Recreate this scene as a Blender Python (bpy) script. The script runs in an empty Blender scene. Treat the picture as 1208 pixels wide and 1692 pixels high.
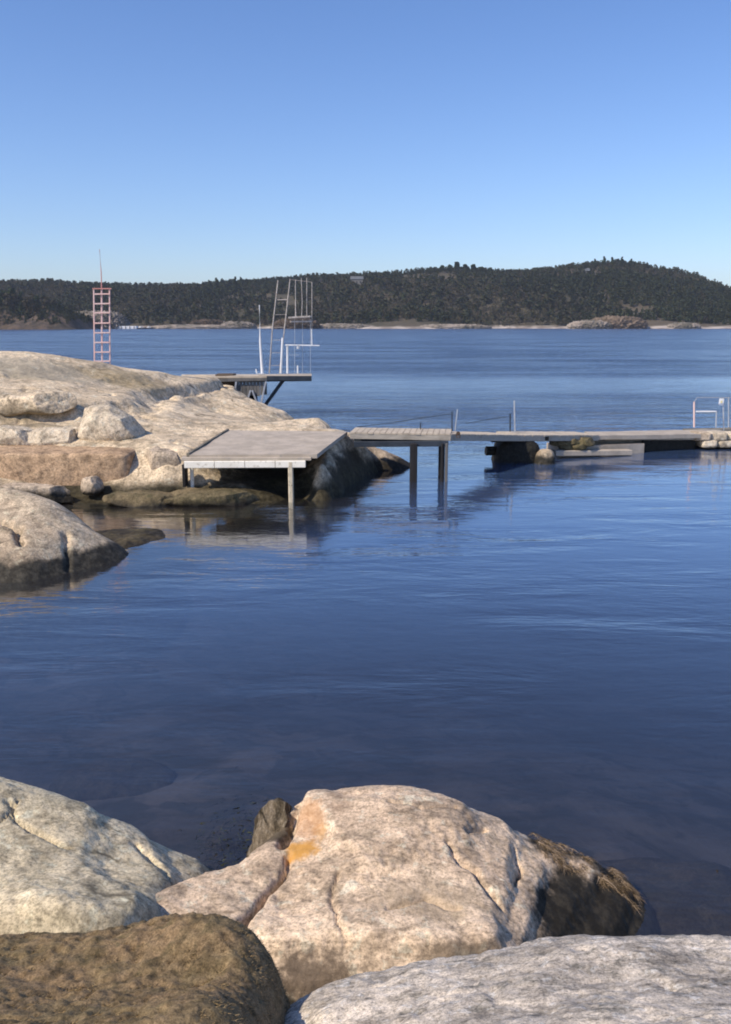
import bpy, math, random
import numpy as np
from mathutils import Vector, Matrix

R = math.radians
random.seed(7)
scene = bpy.context.scene
col = scene.collection

# ------------------------------------------------------------------ camera
CAMZ = 3.8
FPX = 1465.0
TILT = math.atan((846 - 535) / FPX)
cam = bpy.data.cameras.new('camera')
cam_ob = bpy.data.objects.new('camera', cam)
col.objects.link(cam_ob)
cam_ob.location = (0, 0, CAMZ)
cam_ob.rotation_euler = (math.pi / 2 - TILT, 0, 0)
cam.sensor_fit = 'VERTICAL'
cam.sensor_height = 24
cam.lens = 24 * FPX / 1692
cam.clip_start = 0.1
cam.clip_end = 9000
scene.camera = cam_ob

# ------------------------------------------------------------------ light
SUN_EL, SUN_AZ = R(43), R(-122)          # azimuth clockwise from +Y: behind the camera, to the left
world = bpy.data.worlds.new('World')
scene.world = world
world.use_nodes = True
wn = world.node_tree.nodes
wl = world.node_tree.links
bg = wn['Background']
sky = wn.new('ShaderNodeTexSky')
sky.sky_type = 'NISHITA'
sky.sun_disc = False
sky.sun_elevation = SUN_EL
sky.sun_rotation = SUN_AZ
sky.air_density = 1.0
sky.dust_density = 0.7
sky.ozone_density = 2.5
tint = wn.new('ShaderNodeMix'); tint.data_type = 'RGBA'; tint.blend_type = 'MULTIPLY'; tint.inputs[0].default_value = 1
wl.new(sky.outputs[0], tint.inputs[6]); tc = wn.new('ShaderNodeTexCoord'); sx = wn.new('ShaderNodeSeparateXYZ'); wl.new(tc.outputs['Generated'], sx.inputs[0])
rp = wn.new('ShaderNodeValToRGB'); wl.new(sx.outputs[2], rp.inputs[0])
rp.color_ramp.elements[0].color = (.93, 1.0, 1.22, 1); rp.color_ramp.elements[1].position = .30; rp.color_ramp.elements[1].color = (.68, .82, 1.1, 1)
e_ = rp.color_ramp.elements.new(.10); e_.color = (.80, .90, 1.14, 1)
wl.new(rp.outputs[0], tint.inputs[7])
wl.new(tint.outputs[2], bg.inputs[0])
bg.inputs[1].default_value = 0.15
sun = bpy.data.lights.new('sun', 'SUN')
sun.energy = 5.0
sun.angle = R(0.5)
sun.color = (1.0, 0.87, 0.70)
sun_ob = bpy.data.objects.new('sun', sun)
col.objects.link(sun_ob)
sd = Vector((math.sin(SUN_AZ) * math.cos(SUN_EL), math.cos(SUN_AZ) * math.cos(SUN_EL), math.sin(SUN_EL)))
sun_ob.rotation_euler = sd.to_track_quat('Z', 'Y').to_euler()
sun_ob.location = sd * 50
vs = scene.view_settings
vs.view_transform = 'Standard'
vs.look = 'None'
vs.exposure = 0.0
vs.gamma = 1
scene.render.engine = 'CYCLES'
scene.cycles.filter_width = 1.9
scene.cycles.max_bounces = 8
scene.cycles.transparent_max_bounces = 16

# ------------------------------------------------------------------ helpers
def ray(px, py):
    u = (px - 604) / FPX
    v = -(py - 846) / FPX
    return (u, math.cos(TILT) + v * math.sin(TILT), -math.sin(TILT) + v * math.cos(TILT))

def at(px, py, Y):
    d = ray(px, py)
    s = Y / d[1]
    return Vector((d[0] * s, Y, CAMZ + d[2] * s))

def atz(px, py, z):
    d = ray(px, py)
    s = (z - CAMZ) / d[2]
    return Vector((d[0] * s, d[1] * s, z))

def tag(o, label=None, cat=None, group=None, kind=None):
    if label: o['label'] = label
    if cat: o['category'] = cat
    if group: o['group'] = group
    if kind: o['kind'] = kind
    return o

def empty(name, loc):
    o = bpy.data.objects.new(name, None)
    o.empty_display_size = 0.2
    o.location = loc
    col.objects.link(o)
    return o

def mesh_ob(name, verts, faces, mat, parent=None, origin=None, smooth=False, attrs=None):
    """verts in world coordinates; origin or the parent's place is taken off"""
    v = np.asarray(verts, dtype=np.float64)
    off = np.zeros(3)
    if parent is not None:
        p = parent
        while p is not None:
            off += np.array(p.location)
            p = p.parent
    elif origin is not None:
        off = np.array(origin, dtype=float)
    v = v - off
    me = bpy.data.meshes.new(name)
    if isinstance(faces, np.ndarray):
        nf, k = faces.shape
        me.vertices.add(len(v))
        me.vertices.foreach_set('co', v.astype(np.float32).ravel())
        me.loops.add(nf * k)
        me.loops.foreach_set('vertex_index', faces.astype(np.int32).ravel())
        me.polygons.add(nf)
        me.polygons.foreach_set('loop_start', np.arange(0, nf * k, k, dtype=np.int32))
        me.update(calc_edges=True)
    else:
        me.from_pydata([tuple(p) for p in v], [], faces)
        me.update()
    if attrs:
        for k_, (dom, arr) in attrs.items():
            a = me.attributes.new(k_, 'FLOAT', dom)
            a.data.foreach_set('value', np.asarray(arr, dtype=np.float32))
    if smooth:
        me.polygons.foreach_set('use_smooth', np.ones(len(me.polygons), dtype=bool))
    me.materials.append(mat)
    o = bpy.data.objects.new(name, me)
    if parent is not None:
        o.parent = parent
    elif origin is not None:
        o.location = origin
    col.objects.link(o)
    return o

class MB:
    def __init__(s):
        s.v = []; s.f = []
    def box(s, c, size, rz=0.0, taper=1.0, bev=0.0, tilt=0.0):
        hx, hy, hz = size[0] / 2, size[1] / 2, size[2] / 2
        b = min(bev, hx * .9, hy * .9, hz * .9)
        M = Matrix.Translation(Vector(c)) @ Matrix.Rotation(rz, 4, 'Z') @ Matrix.Rotation(tilt, 4, 'Y')
        n = len(s.v)
        if b <= 0:
            for z in (-hz, hz):
                t = taper if z > 0 else 1
                for x, y in ((-hx, -hy), (hx, -hy), (hx, hy), (-hx, hy)):
                    s.v.append(M @ Vector((x * t, y * t, z)))
            s.f += [tuple(n + i for i in q) for q in ((3, 2, 1, 0), (4, 5, 6, 7), (0, 1, 5, 4), (1, 2, 6, 5), (2, 3, 7, 6), (3, 0, 4, 7))]
        else:
            rings = [(-hz, b), (-hz + b, 0), (hz - b, 0), (hz, b)]
            for z, ins in rings:
                x1, y1 = hx - ins, hy - ins
                bb = b if ins == 0 else b * .5
                for x, y in ((-x1 + bb, -y1), (x1 - bb, -y1), (x1, -y1 + bb), (x1, y1 - bb), (x1 - bb, y1), (-x1 + bb, y1), (-x1, y1 - bb), (-x1, -y1 + bb)):
                    s.v.append(M @ Vector((x, y, z)))
            s.f.append(tuple(n + 7 - i for i in range(8)))
            s.f.append(tuple(n + 24 + i for i in range(8)))
            for k in range(3):
                for i in range(8):
                    j = (i + 1) % 8
                    s.f.append((n + 8 * k + i, n + 8 * k + j, n + 8 * k + 8 + j, n + 8 * k + 8 + i))
        return s
    def tube(s, pts, r, seg=10, r2=None):
        pts = [Vector(p) for p in pts]
        n0 = len(s.v)
        m = len(pts)
        for i, p in enumerate(pts):
            a = pts[max(i - 1, 0)]; b = pts[min(i + 1, m - 1)]
            d = (b - a).normalized()
            q = d.to_track_quat('Z', 'Y')
            rr = r if r2 is None else r + (r2 - r) * i / (m - 1)
            for k in range(seg):
                an = 2 * math.pi * k / seg
                s.v.append(p + q @ Vector((rr * math.cos(an), rr * math.sin(an), 0)))
        for i in range(m - 1):
            for k in range(seg):
                k2 = (k + 1) % seg
                s.f.append((n0 + i * seg + k, n0 + i * seg + k2, n0 + (i + 1) * seg + k2, n0 + (i + 1) * seg + k))
        s.f.append(tuple(n0 + seg - 1 - k for k in range(seg)))
        s.f.append(tuple(n0 + (m - 1) * seg + k for k in range(seg)))
        return s
    def beam(s, a, b, w, h, bev=0.006):
        """rectangular bar from a to b; w across (horizontal), h upright"""
        a = Vector(a); b = Vector(b)
        d = (b - a); L = d.length; d.normalize()
        up = Vector((0, 0, 1))
        side = d.cross(up)
        if side.length < 1e-3: side = Vector((1, 0, 0))
        side.normalize(); up = side.cross(d).normalized()
        n = len(s.v)
        prof = [(-w/2 + bev, -h/2), (w/2 - bev, -h/2), (w/2, -h/2 + bev), (w/2, h/2 - bev), (w/2 - bev, h/2), (-w/2 + bev, h/2), (-w/2, h/2 - bev), (-w/2, -h/2 + bev)]
        for p in (a, b):
            for x, z in prof:
                s.v.append(p + side * x + up * z)
        for i in range(8):
            j = (i + 1) % 8
            s.f.append((n + i, n + 8 + i, n + 8 + j, n + j))
        s.f.append(tuple(n + i for i in range(8)))
        s.f.append(tuple(n + 15 - i for i in range(8)))
        return s
    def prism(s, poly, ext):
        """closed polygon (3-D points) extruded by ext"""
        n = len(s.v); m = len(poly); e = Vector(ext)
        s.v += [Vector(p) for p in poly] + [Vector(p) + e for p in poly]
        s.f.append(tuple(n + m - 1 - i for i in range(m)))
        s.f.append(tuple(n + m + i for i in range(m)))
        for i in range(m):
            j = (i + 1) % m
            s.f.append((n + i, n + j, n + m + j, n + m + i))
        return s
    def build(s, name, mat, parent=None, origin=None, smooth=False):
        return mesh_ob(name, [tuple(p) for p in s.v], s.f, mat, parent, origin, smooth)

# ---- numpy noise
def _h(i, j, k, seed):
    n = (i * 374761393 + j * 668265263 + k * 2147483647 + seed * 974634777) & 0xffffffff
    n = ((n ^ (n >> 13)) * 1274126177) & 0xffffffff
    n = (n ^ (n >> 16)) & 0xffffffff
    n = (n * 2246822519) & 0xffffffff
    n = n ^ (n >> 15)
    return (n & 0xffffff) / float(0xffffff) * 2 - 1

def vnoise(x, y, z=None, seed=0):
    if z is None: z = np.zeros_like(x)
    xi = np.floor(x).astype(np.int64); yi = np.floor(y).astype(np.int64); zi = np.floor(z).astype(np.int64)
    xf = x - xi; yf = y - yi; zf = z - zi
    u = xf**3 * (xf * (xf * 6 - 15) + 10); v = yf**3 * (yf * (yf * 6 - 15) + 10); w = zf**3 * (zf * (zf * 6 - 15) + 10)
    r = 0
    for a in (0, 1):
        for b in (0, 1):
            for c in (0, 1):
                r = r + _h(xi + a, yi + b, zi + c, seed) * (u if a else 1 - u) * (v if b else 1 - v) * (w if c else 1 - w)
    return r

def fbm(x, y, z=None, oct=5, seed=0, gain=.5, lac=2.03):
    s = 0; a = 1; t = 0
    for o in range(oct):
        s = s + a * vnoise(x, y, z, seed + o * 17); t += a
        a *= gain; x = x * lac + 3.7; y = y * lac + 1.3
        if z is not None: z = z * lac + 5.1
    return s / t

def ridged(x, y, oct=4, seed=0):
    s = 0; a = 1; t = 0
    for o in range(oct):
        s = s + a * (1 - np.abs(vnoise(x, y, None, seed + o * 31)) * 2); t += a
        a *= .5; x = x * 2.1 + 2.2; y = y * 2.1 + 7.9
    return s / t

def mq_fit(pts, c, reg=4e-3):
    P = np.array(pts, float)
    n = len(P)
    D = np.sqrt(((P[:, None, :2] - P[None, :, :2])**2).sum(-1) + c * c)
    A = np.zeros((n + 1, n + 1)); A[:n, :n] = -D + np.eye(n) * reg; A[:n, n] = 1; A[n, :n] = 1
    w = np.linalg.solve(A, np.append(P[:, 2], 0))
    def f(X, Y):
        r = np.full(X.shape, w[n])
        for i in range(n):
            r -= w[i] * np.sqrt((X - P[i, 0])**2 + (Y - P[i, 1])**2 + c * c)
        return r
    return f

def seg_dist(X, Y, a, b):
    dx, dy = b[0] - a[0], b[1] - a[1]
    t = np.clip(((X - a[0]) * dx + (Y - a[1]) * dy) / (dx * dx + dy * dy + 1e-9), 0, 1)
    return np.hypot(X - a[0] - t * dx, Y - a[1] - t * dy)

def grid_mesh(xs, ys, Z, keep=None):
    ny, nx = Z.shape
    X, Y = np.meshgrid(xs, ys)
    v = np.stack([X.ravel(), Y.ravel(), Z.ravel()], 1)
    idx = np.arange(nx * ny).reshape(ny, nx)
    q = np.stack([idx[:-1, :-1].ravel(), idx[:-1, 1:].ravel(), idx[1:, 1:].ravel(), idx[1:, :-1].ravel()], 1)
    if keep is not None:
        k = keep.ravel()
        q = q[k[q].any(1)]
        used = np.unique(q)
        m = np.zeros(len(v), int); m[used] = np.arange(len(used))
        v = v[used]; q = m[q]
    return v, q

def conv(pts):
    """control points: (px, py, Y) in picture terms or ('w', x, y, z)"""
    out = []
    for p in pts:
        if p[0] == 'w': out.append(p[1:])
        else: out.append(tuple(at(*p)))
    return out

def rock_field(name, pts, box, res, mat, zmin=-1.5, c=.12, amp=(.05, .6), fine=(.008, .06), ridge=(0, 1), seed=0,
               grooves=(), steps=None, parent=None, warp=0.0, extra=None):
    P = conv(pts)
    f = mq_fit(P, c)
    xs = np.arange(box[0], box[1], res); ys = np.arange(box[2], box[3], res)
    X, Y = np.meshgrid(xs, ys)
    wx = warp * fbm(X / 1.3, Y / 1.3, oct=3, seed=seed + 5); wy = warp * fbm(X / 1.3 + 9, Y / 1.3, oct=3, seed=seed + 6)
    Z = np.clip(f(X + wx, Y + wy), -9, max(p[2] for p in P) + .06)
    if amp[0]: Z = Z + amp[0] * fbm(X / amp[1], Y / amp[1] , Z / amp[1], oct=5, seed=seed)
    if ridge[0]: Z = Z - ridge[0] * np.clip(ridged(X / ridge[1], Y / ridge[1], 3, seed + 3) - .55, 0, 1)
    if fine[0]: Z = Z + fine[0] * fbm(X / fine[1], Y / fine[1], Z / fine[1], oct=3, seed=seed + 9)
    if steps:
        h, k = steps
        t = (Z + .3 * h * fbm(X / (2.5 * h), Y / (2.5 * h), seed=seed + 40)) / h
        fr = t - np.floor(t)
        Z = Z + k * h * (np.clip((fr - .5) * 3 + .5, 0, 1) - fr)
    for g in grooves:
        line, w, d = g
        L = [(q[0], q[1]) for q in conv(line)]
        dist = np.full(X.shape, 1e9)
        jx = .03 * fbm(X / .12, Y / .12, seed=seed + 70, oct=3)
        for a, b in zip(L[:-1], L[1:]):
            dist = np.minimum(dist, seg_dist(X + jx, Y + jx, a, b))
        Z = Z - d * np.exp(-(dist / w)**2)
    if extra: Z = extra(X, Y, Z)
    keep = Z > zmin
    Z = np.maximum(Z, zmin)
    v, q = grid_mesh(xs, ys, Z, keep)
    o = ((box[0] + box[1]) / 2, (box[2] + box[3]) / 2, 0)
    return mesh_ob(name, v, q, mat, parent, o, smooth=True)

def block(name, c, size, mat, e=.3, seed=0, facets=0, rz=0.0, amp=.05, n=70, taper=0.0, tiltx=0.0, tilty=0.0, parent=None):
    """rounded, worn block: cube sphere pushed to a superellipsoid with noise"""
    g = np.linspace(-1, 1, n)
    A, B = np.meshgrid(g, g)
    vs_, fs_, off = [], [], 0
    idx = np.arange(n * n).reshape(n, n)
    q0 = np.stack([idx[:-1, :-1].ravel(), idx[:-1, 1:].ravel(), idx[1:, 1:].ravel(), idx[1:, :-1].ravel()], 1)
    for ax in range(3):
        for s in (-1, 1):
            p = [None] * 3
            p[ax] = np.full(A.shape, float(s)); p[(ax + 1) % 3] = A * s; p[(ax + 2) % 3] = B
            vs_.append(np.stack([p[0].ravel(), p[1].ravel(), p[2].ravel()], 1))
            fs_.append(q0 + off); off += n * n
    V = np.concatenate(vs_); F = np.concatenate(fs_)
    V = V / ((np.abs(V)**(2 / e)).sum(1)**(e / 2))[:, None]
    V[:, :2] *= (1 - taper * (V[:, 2:3] + 1) / 2)
    S = np.array(size) / 2
    W = V * S
    if facets:
        rg_ = np.random.default_rng(seed + 900)
        for _ in range(facets):
            nn = rg_.normal(size=3); nn[2] = abs(nn[2]) * .8; nn /= np.linalg.norm(nn)
            dd = np.sqrt(((nn * S)**2).sum()) * rg_.uniform(.72, .92)
            W = W - np.maximum(0, W @ nn - dd)[:, None] * nn
    nrm = V / np.linalg.norm(V, axis=1)[:, None]
    k = fbm(W[:, 0] / .7 + seed, W[:, 1] / .7, W[:, 2] / .7, oct=5, seed=seed)
    k2 = fbm(W[:, 0] / .12 + seed, W[:, 1] / .12, W[:, 2] / .12, oct=3, seed=seed + 3)
    W = W + nrm * (amp * k + amp * .2 * k2)[:, None]
    M = np.array((Matrix.Rotation(rz, 3, 'Z') @ Matrix.Rotation(tiltx, 3, 'X') @ Matrix.Rotation(tilty, 3, 'Y')))
    W = W @ M.T + np.array(c)
    # weld the seams
    key = np.round(V, 5)
    _, first, inv = np.unique(key, axis=0, return_index=True, return_inverse=True)
    inv = inv.ravel()
    W = W[first]; F = inv[F]
    base = (c[0], c[1], c[2] - size[2] / 2)
    return mesh_ob(name, W, F, mat, parent, base, smooth=True)

# ------------------------------------------------------------------ materials
class NT:
    def __init__(s, name):
        s.m = bpy.data.materials.new(name); s.m.use_nodes = True
        s.t = s.m.node_tree; s.n = s.t.nodes
        s.b = s.n['Principled BSDF']; s.out = s.n['Material Output']
        s.geo = s.n.new('ShaderNodeNewGeometry')
        s.pos = s.geo.outputs['Position']
    def link(s, a, b): s.t.links.new(a, b)
    def put(s, sock, v):
        if isinstance(v, bpy.types.NodeSocket): s.link(v, sock)
        elif v is not None:
            if sock.type == 'RGBA' and len(v) == 3: v = (*v, 1)
            sock.default_value = v
    def scale(s, v, sc):
        m = s.n.new('ShaderNodeVectorMath'); m.operation = 'MULTIPLY'
        s.put(m.inputs[0], v); m.inputs[1].default_value = sc
        return m.outputs[0]
    def noise(s, scale, detail=5, rough=.55, dist=0, vec=None, stretch=None):
        n = s.n.new('ShaderNodeTexNoise')
        v = vec if vec is not None else s.pos
        if stretch: v = s.scale(v, stretch)
        s.link(v, n.inputs['Vector'])
        n.inputs['Scale'].default_value = scale; n.inputs['Detail'].default_value = detail
        n.inputs['Roughness'].default_value = rough; n.inputs['Distortion'].default_value = dist
        return n.outputs['Fac']
    def voro(s, scale, feat='DISTANCE_TO_EDGE', vec=None):
        n = s.n.new('ShaderNodeTexVoronoi'); n.feature = feat
        s.link(vec if vec is not None else s.pos, n.inputs['Vector']); n.inputs['Scale'].default_value = scale
        return n.outputs['Distance']
    def ramp(s, fac, stops, mode='LINEAR'):
        r = s.n.new('ShaderNodeValToRGB'); r.color_ramp.interpolation = mode
        s.link(fac, r.inputs[0])
        e = r.color_ramp.elements
        while len(e) < len(stops): e.new(.5)
        for i, (p, c) in enumerate(stops):
            e[i].position = p
            if isinstance(c, (int, float)): c = (c, c, c)
            e[i].color = (*c, 1)
        return r.outputs[0]
    def mr(s, v, a, b, c=0., d=1., smooth=True):
        m = s.n.new('ShaderNodeMapRange')
        if smooth: m.interpolation_type = 'SMOOTHSTEP'
        s.link(v, m.inputs[0])
        for i, x in enumerate((a, b, c, d)): m.inputs[i + 1].default_value = x
        return m.outputs[0]
    def math(s, op, a, b=None):
        m = s.n.new('ShaderNodeMath'); m.operation = op
        s.put(m.inputs[0], a)
        if b is not None: s.put(m.inputs[1], b)
        return m.outputs[0]
    def mix(s, f, a, b, mode='MIX'):
        m = s.n.new('ShaderNodeMix'); m.data_type = 'RGBA'; m.blend_type = mode
        s.put(m.inputs[0], f); s.put(m.inputs[6], a); s.put(m.inputs[7], b)
        return m.outputs[2]
    def xyz(s, v=None):
        x = s.n.new('ShaderNodeSeparateXYZ'); s.link(v if v is not None else s.pos, x.inputs[0]); return x.outputs
    def bump(s, h, strength, dist, normal=None):
        b = s.n.new('ShaderNodeBump'); s.link(h, b.inputs['Height'])
        b.inputs['Strength'].default_value = strength; b.inputs['Distance'].default_value = dist
        if normal is not None: s.link(normal, b.inputs['Normal'])
        return b.outputs['Normal']
    def spot(s, c, radii, rough=.75, freq=14, edge=.42):
        """mask 1 inside a ragged ellipsoid at c"""
        a = s.n.new('ShaderNodeVectorMath'); a.operation = 'SUBTRACT'; s.link(s.pos, a.inputs[0]); a.inputs[1].default_value = c
        v = s.scale(a.outputs[0], tuple(1 / r for r in radii))
        l = s.n.new('ShaderNodeVectorMath'); l.operation = 'LENGTH'; s.link(v, l.inputs[0])
        d = s.math('ADD', l.outputs['Value'], s.mr(s.noise(freq * min(1, .35 / max(radii)), 7, .7), 0, 1, -rough, rough, False))
        return s.mr(d, 1 - edge, 1 + edge * .3, 1., 0.)
    def done(s, color, rough=.85, normal=None, metallic=0., spec=.3):
        s.put(s.b.inputs['Base Color'], color); s.put(s.b.inputs['Roughness'], rough)
        s.put(s.b.inputs['Metallic'], metallic); s.b.inputs['Specular IOR Level'].default_value = spec
        if normal is not None: s.link(normal, s.b.inputs['Normal'])
        return s.m

def rock_mat(name, A, B, lichen=(.18, .18, .14), lic=.45, sc=1.0, tide=.22, tidew=.12, crack=.5, spots=(), bump=.6, dark=(.035, .03, .022), streak=(1, 1, 1), tn=.16):
    t = NT(name)
    big = t.noise(1.1 * sc, 4, .6, .4, stretch=streak)
    c = t.mix(t.mr(big, .36, .62), A, B)
    med = t.noise(4.5 * sc, 6, .65, .8, stretch=streak)
    c = t.mix(t.mr(med, .5, .72, 0, lic), c, lichen)
    pale = t.noise(7.0 * sc, 6, .7, .5)
    c = t.mix(t.mr(pale, .56, .62, 0, .4), c, tuple(min(.75, x * 1.45) for x in A))
    spk = t.noise(42 * sc, 4, .75)
    c = t.mix(1., c, t.ramp(spk, [(.36, .55), (.5, 1.0), (.66, 1.25)]), 'MULTIPLY')
    pt = t.noise(22 * sc, 5, .75, .3)
    c = t.mix(t.mr(pt, .6, .64, 0, .55), c, tuple(x * .45 for x in B))
    c = t.mix(1., c, t.ramp(t.noise(13 * sc, 6, .7, .6, stretch=streak), [(.32, .5), (.5, 1.0), (.68, 1.16)]), 'MULTIPLY')
    c = t.mix(1., c, t.ramp(t.noise(2.6 * sc, 5, .6, 1.2, stretch=streak), [(.34, .58), (.52, 1.0), (.7, 1.12)]), 'MULTIPLY')
    # cracks
    wv = t.n.new('ShaderNodeTexNoise'); wv.inputs['Scale'].default_value = 2.2 * sc; wv.inputs['Detail'].default_value = 4
    t.link(t.pos, wv.inputs['Vector'])
    av = t.n.new('ShaderNodeVectorMath'); av.operation = 'MULTIPLY_ADD'
    t.link(wv.outputs['Color'], av.inputs[0]); av.inputs[1].default_value = (.7 / sc,) * 3; t.link(t.pos, av.inputs[2])
    cr = t.voro(.8 * sc, vec=av.outputs[0])
    crm = t.math('MULTIPLY', t.mr(cr, .0, .03, 1, 0), t.mr(t.noise(1.7 * sc, 3), .5, .6))
    c = t.mix(t.math('MULTIPLY', crm, crack), c, tuple(x * .25 for x in B))
    for (cc, rad, colr, am) in spots:
        c = t.mix(t.math('MULTIPLY', t.spot(cc, rad), am), c, colr)
    # wet tide zone stained by algae; set high, it also paints shade
    z = t.math('ADD', t.xyz()[2], t.mr(t.noise(3.0, 5, .6), 0, 1, -tn, tn, False))
    wet = t.mr(z, tide - tidew, tide + tidew, 1, 0)
    alg_shade = t.mix(t.mr(t.noise(9, 6, .7), .4, .65), tuple(x * .6 for x in dark), tuple(x * 1.5 for x in dark))
    c = t.mix(wet, c, alg_shade)
    rough = t.mr(wet, 0, 1, .88, .7, False)
    n = t.bump(t.noise(9 * sc, 8, .62, .3), bump * .6, .05 / sc)
    n = t.bump(spk, bump * .35, .01 / sc, n)
    n = t.bump(t.math('MULTIPLY', t.mr(cr, 0, .03, 1, 0), t.mr(t.noise(1.7 * sc, 3), .5, .6)), -bump * .5 * crack, .02 / sc, n)
    return t.done(c, rough, n, spec=.15)

def simple(name, a, b, sc=8, rough=.6, metallic=0, bmp=.15, stretch=None, bd=.01, detail=5, worn=None):
    t = NT(name)
    f = t.noise(sc, detail, .6, .3, stretch=stretch)
    c = t.mix(t.mr(f, .35, .65), a, b)
    if worn: c = t.mix(t.mr(t.noise(sc * 3, 5, .7), .56, .66, 0, .8), c, worn)
    n = t.bump(f, bmp, bd)
    return t.done(c, rough, n, metallic)

def wood(name, a, b, along='x', rough=.8):
    st = (1, 12, 12) if along == 'x' else ((12, 1, 12) if along == 'y' else (12, 12, 1))
    t = NT(name)
    f = t.noise(2.5, 6, .65, .2, stretch=st)
    c = t.mix(t.mr(f, .3, .7), a, b)
    c = t.mix(t.mr(t.noise(1.7, 4), .5, .7, 0, .5), c, tuple(x * .5 for x in b))
    return t.done(c, rough, t.bump(f, .4, .01))

M = {}
M['rock_grey'] = rock_mat('pale_grey_granite', (.70, .61, .50), (.45, .395, .33), lichen=(.15, .145, .12), lic=.9, sc=2.2, streak=(.8, 1.6, 1.6), tide=-.5, bump=1.0)
M['head'] = rock_mat('headland_granite', (.74, .6, .42), (.62, .495, .34), lichen=(.4, .33, .22), lic=.45, sc=.55, tide=.36, tidew=.14, crack=.85, bump=.8, dark=(.045, .038, .022),
    spots=[(tuple(at(190, 632, 30)), (2.2, 1.6, .6), (.26, .2, .1), .55), (tuple(at(60, 610, 28)), (3.5, 1.5, .6), (.26, .24, .19), .6), (tuple(at(60, 690, 22.5)), (3.2, .7, .3), (.16, .13, .08), .7),
       ((-.25, 20.9, .0), (1.0, 2.9, 1.08), (.03, .026, .02), .95), ((-2.2, 20.9, .1), (1.9, 1.7, .8), (.035, .03, .02), .95)])  # last two spots paint in shade beside the platform's right edge and beneath it
M['slab'] = rock_mat('warm_brown_rock', (.54, .375, .235), (.46, .315, .195), lichen=(.26, .2, .14), lic=.35, sc=.7, tide=.2, tidew=.1, crack=.35, bump=.35)
M['block'] = rock_mat('grey_brown_rock', (.52, .42, .31), (.42, .33, .24), lichen=(.2, .18, .14), lic=.4, sc=.9, tide=.27, tidew=.08, crack=.5, bump=.4)
M['pale'] = rock_mat('pale_cracked_rock', (.7, .59, .44), (.54, .45, .33), lichen=(.3, .3, .24), lic=.5, sc=1.2, tide=.1, crack=.8, bump=.9)
M['boul_l'] = rock_mat('waterside_boulder_rock', (.60, .485, .34), (.46, .36, .25), lichen=(.26, .23, .18), lic=.5, sc=.9, tide=.24, tidew=.06, crack=.8, bump=.7, dark=(.05, .045, .035))
M['near_l'] = rock_mat('green_grey_granite', (.69, .58, .395), (.55, .47, .32), lichen=(.31, .28, .185), lic=.55, sc=1.3, tide=.22, tidew=.06, crack=.9, bump=.55, tn=.25)
M['near_m'] = rock_mat('pink_beige_granite', (.74, .575, .41), (.58, .44, .31), lichen=(.33, .265, .18), lic=.6, sc=1.25, tide=.37, tidew=.05, crack=.6, bump=.6, tn=.3, streak=(.7, 1.3, 1.6),  # algae band raised so it also paints the shade on the lower front
    spots=[(tuple(at(500, 1412, 4.95)), (.15, .10, .09), (.55, .28, .06), .9), (tuple(at(535, 1385, 5.1)), (.09, .12, .1), (.5, .27, .08), .6),
           (tuple(at(510, 1360, 5.2)), (.12, .2, .2), (.5, .27, .13), .6),
           (tuple(at(610, 1555, 4.5)), (.16, .12, .12), (.55, .38, .17), .8),
           (tuple(at(800, 1460, 4.9)), (.25, .2, .2), (.6, .42, .25), .6), (tuple(at(730, 1470, 4.9)), (.2, .15, .15), (.62, .48, .3), .5),
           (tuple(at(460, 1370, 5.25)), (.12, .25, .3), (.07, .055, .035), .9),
           (tuple(at(520, 1615, 4.0)), (.3, .2, .18), (.10, .075, .055), .85), (tuple(at(640, 1612, 4.0)), (.35, .11, .10), (.13, .10, .07), .75), (tuple(at(780, 1585, 4.1)), (.35, .13, .12), (.11, .085, .06), .8),  # dark patches paint shade into the hollow and along the boulder's foot
           (tuple(at(700, 1500, 4.5)), (.4, .2, .14), (.27, .21, .14), .5), (tuple(at(560, 1340, 5.3)), (.15, .2, .1), (.3, .2, .13), .6)])
M['brown'] = rock_mat('brown_mossy_rock', (.26, .18, .10), (.2, .15, .08), lichen=(.1, .085, .045), lic=.8, sc=3, tide=-1, crack=.2, bump=1.0)

# sea bed
t = NT('sea_bed')
c = t.mix(t.mr(t.noise(.8, 5, .6, .5), .4, .62), (.15, .105, .085), (.07, .052, .042))
c = t.mix(t.mr(t.noise(1.6, 6, .65, .8), .45, .6, 0, .75), c, (.022, .024, .018))
M['bed'] = t.done(c, .9, t.bump(t.noise(7, 6), .5, .05))

# sea water: fresnel mirror over a clear tinted body; ripples larger in the open bay than in the lee of the jetty
t = NT('sea_water')
x, y, z = t.xyz()
open_ = t.math('ADD', t.mr(t.math('ADD', y, t.mr(t.noise(.04, 3), 0, 1, -6, 6, False)), 25, 34, 0, .75), t.math('ADD', t.mr(t.math('ADD', y, t.mr(t.noise(.05, 3), 0, 1, -3, 3, False)), 47, 52, 0, -.52), t.mr(t.math('ADD', y, t.mr(t.noise(.05, 3), 0, 1, -3, 3, False)), 61, 72, 0, 1.5)))
near_ = t.mr(y, 4, 16, .55, 1.0)
n1 = t.noise(.42, 5, .55, .3, stretch=(.8, 2.6, 1))
n2 = t.noise(3.2, 4, .55, .2, stretch=(1, 2.2, 1))
n3 = t.noise(.05, 4, .6, .3, stretch=(1, 3, 1))
gust = t.mr(t.noise(.035, 3, .5, .2, stretch=(1, 3.5, 1)), .38, .62, .55, 1.25)
bp = t.n.new('ShaderNodeBump'); t.link(n1, bp.inputs['Height']); bp.inputs['Distance'].default_value = .3
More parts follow.
